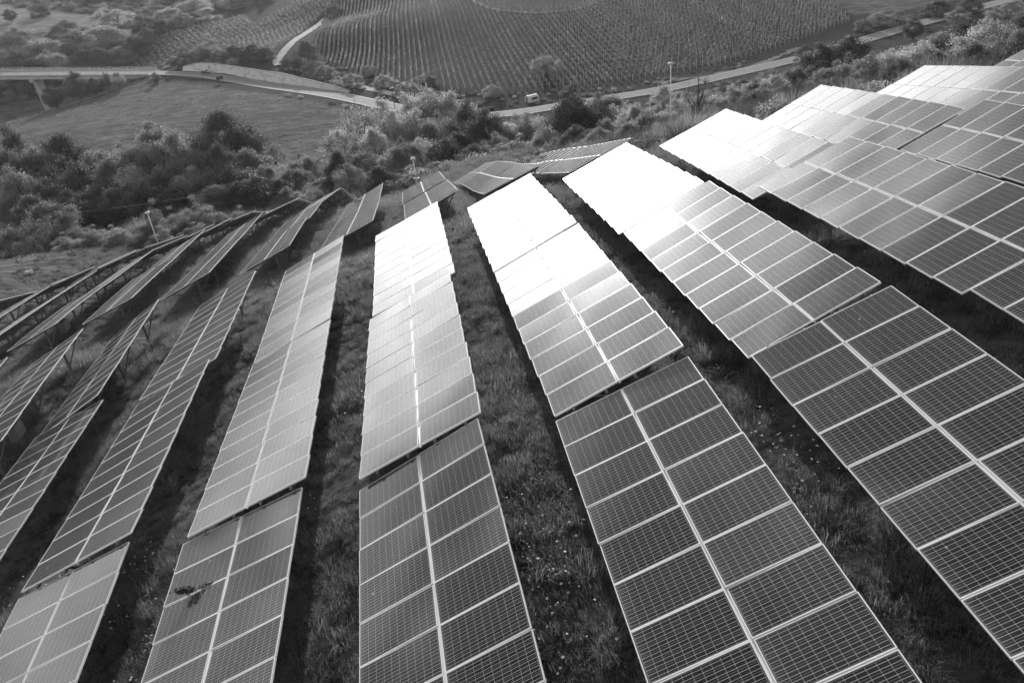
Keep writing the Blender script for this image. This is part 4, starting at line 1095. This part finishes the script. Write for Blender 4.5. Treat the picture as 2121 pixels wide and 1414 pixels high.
# ------------------------------------------------------------------ small things
def sign(x,y,w,h,ph,label,rz=0,m='dark'):
    g0=float(HT(x,y)[0]);t=empty('road_sign',(x,y,g0),rz);tag(t,label,'sign')
    mb=MB();mb.tube([(0,0,-.3),(0,0,ph+h)],.05,6);obj('post',mb.mesh('post',[M['galv']]),t)
    mb=MB();mb.bx((0,-.06,ph+h/2),(w,.05,h));obj('plate',mb.mesh('plate',[M[m]]),t)
p,nv,z=roadpt(-62.5);sign(p[0]-nv[0]*sg*4.6,p[1]-nv[1]*sg*4.6,2.6,1.2,1.1,'dark rectangular sign board at the near side of the road',.5)
sign(21.5,198.5,1.1,1.1,2.0,'small square sign on a thin post at the road bend')
sign(18.0,214,1.1,.9,.9,'low white marker board beyond the road bend',0,'white')
def shed():
    x,y=34.4,213.5;g0=float(HT(x,y)[0]);t=empty('hut',(x,y,g0),.35);tag(t,'small white round-roofed hut under the fuzzy tree by the road','hut')
    W,D_,H_=3.2,2.2,1.5;V=[];F=[];n=9
    pr=[(-D_/2,0),(-D_/2,H_*.75)]+[(-D_/2*math.cos(math.pi*k/n),H_*.75+.65*math.sin(math.pi*k/n)) for k in range(1,n)]+[(D_/2,H_*.75),(D_/2,0)]
    m=len(pr)
    for s in(-1,1):
        for (yy,zz) in pr:V.append((s*W/2,yy,zz))
    F.append(list(range(m)));F.append(list(range(m,2*m))[::-1])
    for k in range(m):F.append([k,m+k,m+(k+1)%m,(k+1)%m])
    me=bpy.data.meshes.new('shell');me.from_pydata(V,[],F);me.materials.append(M['white']);obj('shell',me,t)
    mb=MB();mb.bx((.2,-D_/2-.02,.95),(1.9,.05,.6));obj('window',mb.mesh('window',[M['dark']]),t)
    mb=MB();mb.bx((-W/2-.02,0,.75),(.05,.9,1.3));obj('door',mb.mesh('door',[M['grey']]),t)
shed()
def box_on(tn,i,j,label):
    p=table_pt(TABLES[tn],i,j);t=empty('inverter_box',(p[0],p[1],p[2]-.95),.0);tag(t,label,'electrical box')
    mb=MB();mb.bx((0,0,.3),(.32,.75,.62));obj('casing',mb.mesh('casing',[M['grey']]),t)
    mb=MB();mb.bx((.17,0,.3),(.03,.66,.54));obj('door',mb.mesh('door',[M['galv']]),t)
box_on('X3',7.6,1.55,'grey electrical box hanging under a left edge-on table')
box_on('Y1',7.9,1.6,'grey electrical box hanging under the table nearest the left edge')
def junk(x,y,sx,sy,sz,name,label,cat,m='white'):
    g0=float(HT(x,y)[0]);r=np.random.default_rng(3);mb=MB();mb.bx((0,0,sz/2),(sx,sy,sz));mb.bx((sx*.35,sy*.2,sz*.8),(sx*.5,sy*.6,sz*.6),0,Matrix.Rotation(.5,3,'Z'))
    o=obj(name,mb.mesh(name,[M[m]]),loc=(x,y,g0));tag(o,label,cat)
    b=o.modifiers.new('b','BEVEL');b.width=min(sx,sy,sz)*.25;b.segments=2
junk(-44.9,87.5,.75,.5,.4,'white_stone','white lump lying on the bare grass left of the tables','stone')
junk(-31.6,51.2,.7,.6,.12,'white_slab','flat white slab on the grass at the left edge','slab')
def fencepost(x,y,h,label,grp,lean=0,m='wood'):
    g0=float(HT(x,y)[0]);mb=MB();mb.tube([(0,0,-.3),(lean,0,h)],[.05,.04],6);o=obj('fence_post',mb.mesh('fence_post',[M[m]],True),loc=(x,y,g0));tag(o,label,'post',grp)
for k,(x,y) in enumerate(((-50.5,90.5),(-48.2,92.6),(-45.9,94.6),(-43.6,96.4))): fencepost(x,y,1.5,'%s thin fence post from the left on the grass field'%ordw(k+1),'thin fence posts left of the tables')
for k,(px,D) in enumerate(((24.5,58),(27.5,60),(30.0,60),(33.0,58),(38.9,60))):
    a=math.radians(px);fencepost(D*math.sin(a),D*math.cos(a),2.6 if k<4 else 3.2,'%s fence stake from the left in the rough strip behind the right tables'%ordw(k+1),'fence stakes behind the right tables',.1)
# ------------------------------------------------------------------ sky, sun, camera
SUN_AZ,SUN_EL=math.radians(.5),math.radians(12.5)
sd=Vector((math.sin(SUN_AZ)*math.cos(SUN_EL),math.cos(SUN_AZ)*math.cos(SUN_EL),math.sin(SUN_EL)))
w=bpy.data.worlds.new('World');scene.world=w;w.use_nodes=True;nt=w.node_tree;L=nt.links
bg=nt.nodes['Background'];sky=nt.nodes.new('ShaderNodeTexSky');sky.sky_type='NISHITA';sky.sun_disc=False
sky.sun_elevation=SUN_EL;sky.sun_rotation=SUN_AZ;sky.air_density=1.;sky.dust_density=1.2;sky.ozone_density=1.
bw=nt.nodes.new('ShaderNodeRGBToBW');L.new(sky.outputs[0],bw.inputs[0])
tc=nt.nodes.new('ShaderNodeTexCoord')
sep=nt.nodes.new('ShaderNodeSeparateXYZ');L.new(tc.outputs['Generated'],sep.inputs[0])
mp=nt.nodes.new('ShaderNodeMapping');mp.inputs['Scale'].default_value=(1.3,1.,4.2);mp.inputs['Location'].default_value=(.35,.0,.2);L.new(tc.outputs['Generated'],mp.inputs[0])
cn=noise(nt,mp.outputs[0],2.8,7,.6);low=mth(nt,'MULTIPLY',mth(nt,'SUBTRACT',.42,sep.outputs[2]),.42)
cl_=ramp(nt,mth(nt,'ADD',cn,low),[(.42,0.05),(.68,1)])
vm=nt.nodes.new('ShaderNodeVectorMath');vm.operation='DOT_PRODUCT';L.new(tc.outputs['Generated'],vm.inputs[0])
ga,ge=math.radians(GLOW[0]),math.radians(GLOW[1]);vm.inputs[1].default_value=(math.sin(ga)*math.cos(ge),math.cos(ga)*math.cos(ge),math.sin(ge))
dp=mth(nt,'MAXIMUM',vm.outputs['Value'],0.)
glow=mth(nt,'ADD',mth(nt,'MULTIPLY',mth(nt,'POWER',dp,SKYG[4]),SKYG[0]),mth(nt,'MULTIPLY',mth(nt,'POWER',dp,3.),SKYG[1]))
streak=ramp(nt,noise(nt,mp.outputs[0],6.5,5,.6),[(.3,.6),(.7,1.25)])
cloud=mth(nt,'MULTIPLY',mth(nt,'MULTIPLY',cl_,streak),mth(nt,'ADD',glow,SKYG[2]))
veil=mth(nt,'MULTIPLY',mth(nt,'POWER',dp,90.),SKYG[3])
tot=mth(nt,'ADD',mth(nt,'ADD',mth(nt,'MULTIPLY',bw.outputs[0],SKYG[5]),cloud),veil)
hz=nt.nodes.new('ShaderNodeMapRange');hz.interpolation_type='SMOOTHSTEP';hz.inputs[1].default_value=0.;hz.inputs[2].default_value=.19;hz.inputs[3].default_value=.13;hz.inputs[4].default_value=1.;L.new(sep.outputs[2],hz.inputs[0])
tot=mth(nt,'MULTIPLY',tot,hz.outputs[0])
cc=nt.nodes.new('ShaderNodeCombineColor');[L.new(tot,cc.inputs[i]) for i in range(3)];L.new(cc.outputs[0],bg.inputs['Color'])
bg.inputs['Strength'].default_value=SKYS
sl=bpy.data.lights.new('sun','SUN');sl.energy=SUNE;sl.angle=math.radians(.53);sl.color=(1,.995,.985)
so=obj('sun',sl);so.rotation_euler=(-sd).to_track_quat('-Z','Y').to_euler()
if HAZE>0:
    mb=MB();mb.bx((0,620,(66-15)/2),(2200,1700,66+15));hm=bpy.data.materials.new('haze_air');hm.use_nodes=True;hn=hm.node_tree;hn.nodes.clear()
    ho=hn.nodes.new('ShaderNodeOutputMaterial');pv=hn.nodes.new('ShaderNodeVolumePrincipled');pv.inputs['Density'].default_value=HAZE;pv.inputs['Anisotropy'].default_value=.35;pv.inputs['Color'].default_value=(.95,.95,.95,1)
    hn.links.new(pv.outputs[0],ho.inputs['Volume']);hz_=obj('haze',mb.mesh('haze',[hm]));tag(hz_,kind='stuff')
cam=bpy.data.cameras.new('camera');cam.sensor_width=36;cam.lens=FPX/2121*36;cam.clip_end=6000;cam.clip_start=.1
co=bpy.data.objects.new('camera',cam);COL.objects.link(co);scene.camera=co
Rw=RC.T   # world <- camera (x right, y down, z forward)
Mc=Matrix((Vector(Rw[:,0]),Vector(-Rw[:,1]),Vector(-Rw[:,2]))).transposed().to_4x4();Mc.translation=(0,0,CAMZ);co.matrix_world=Mc
scene.render.resolution_x=1024;scene.render.resolution_y=682
scene.render.engine='CYCLES'
vs=scene.view_settings;vs.view_transform='Standard';vs.look='None';vs.gamma=1;vs.exposure=EXPO
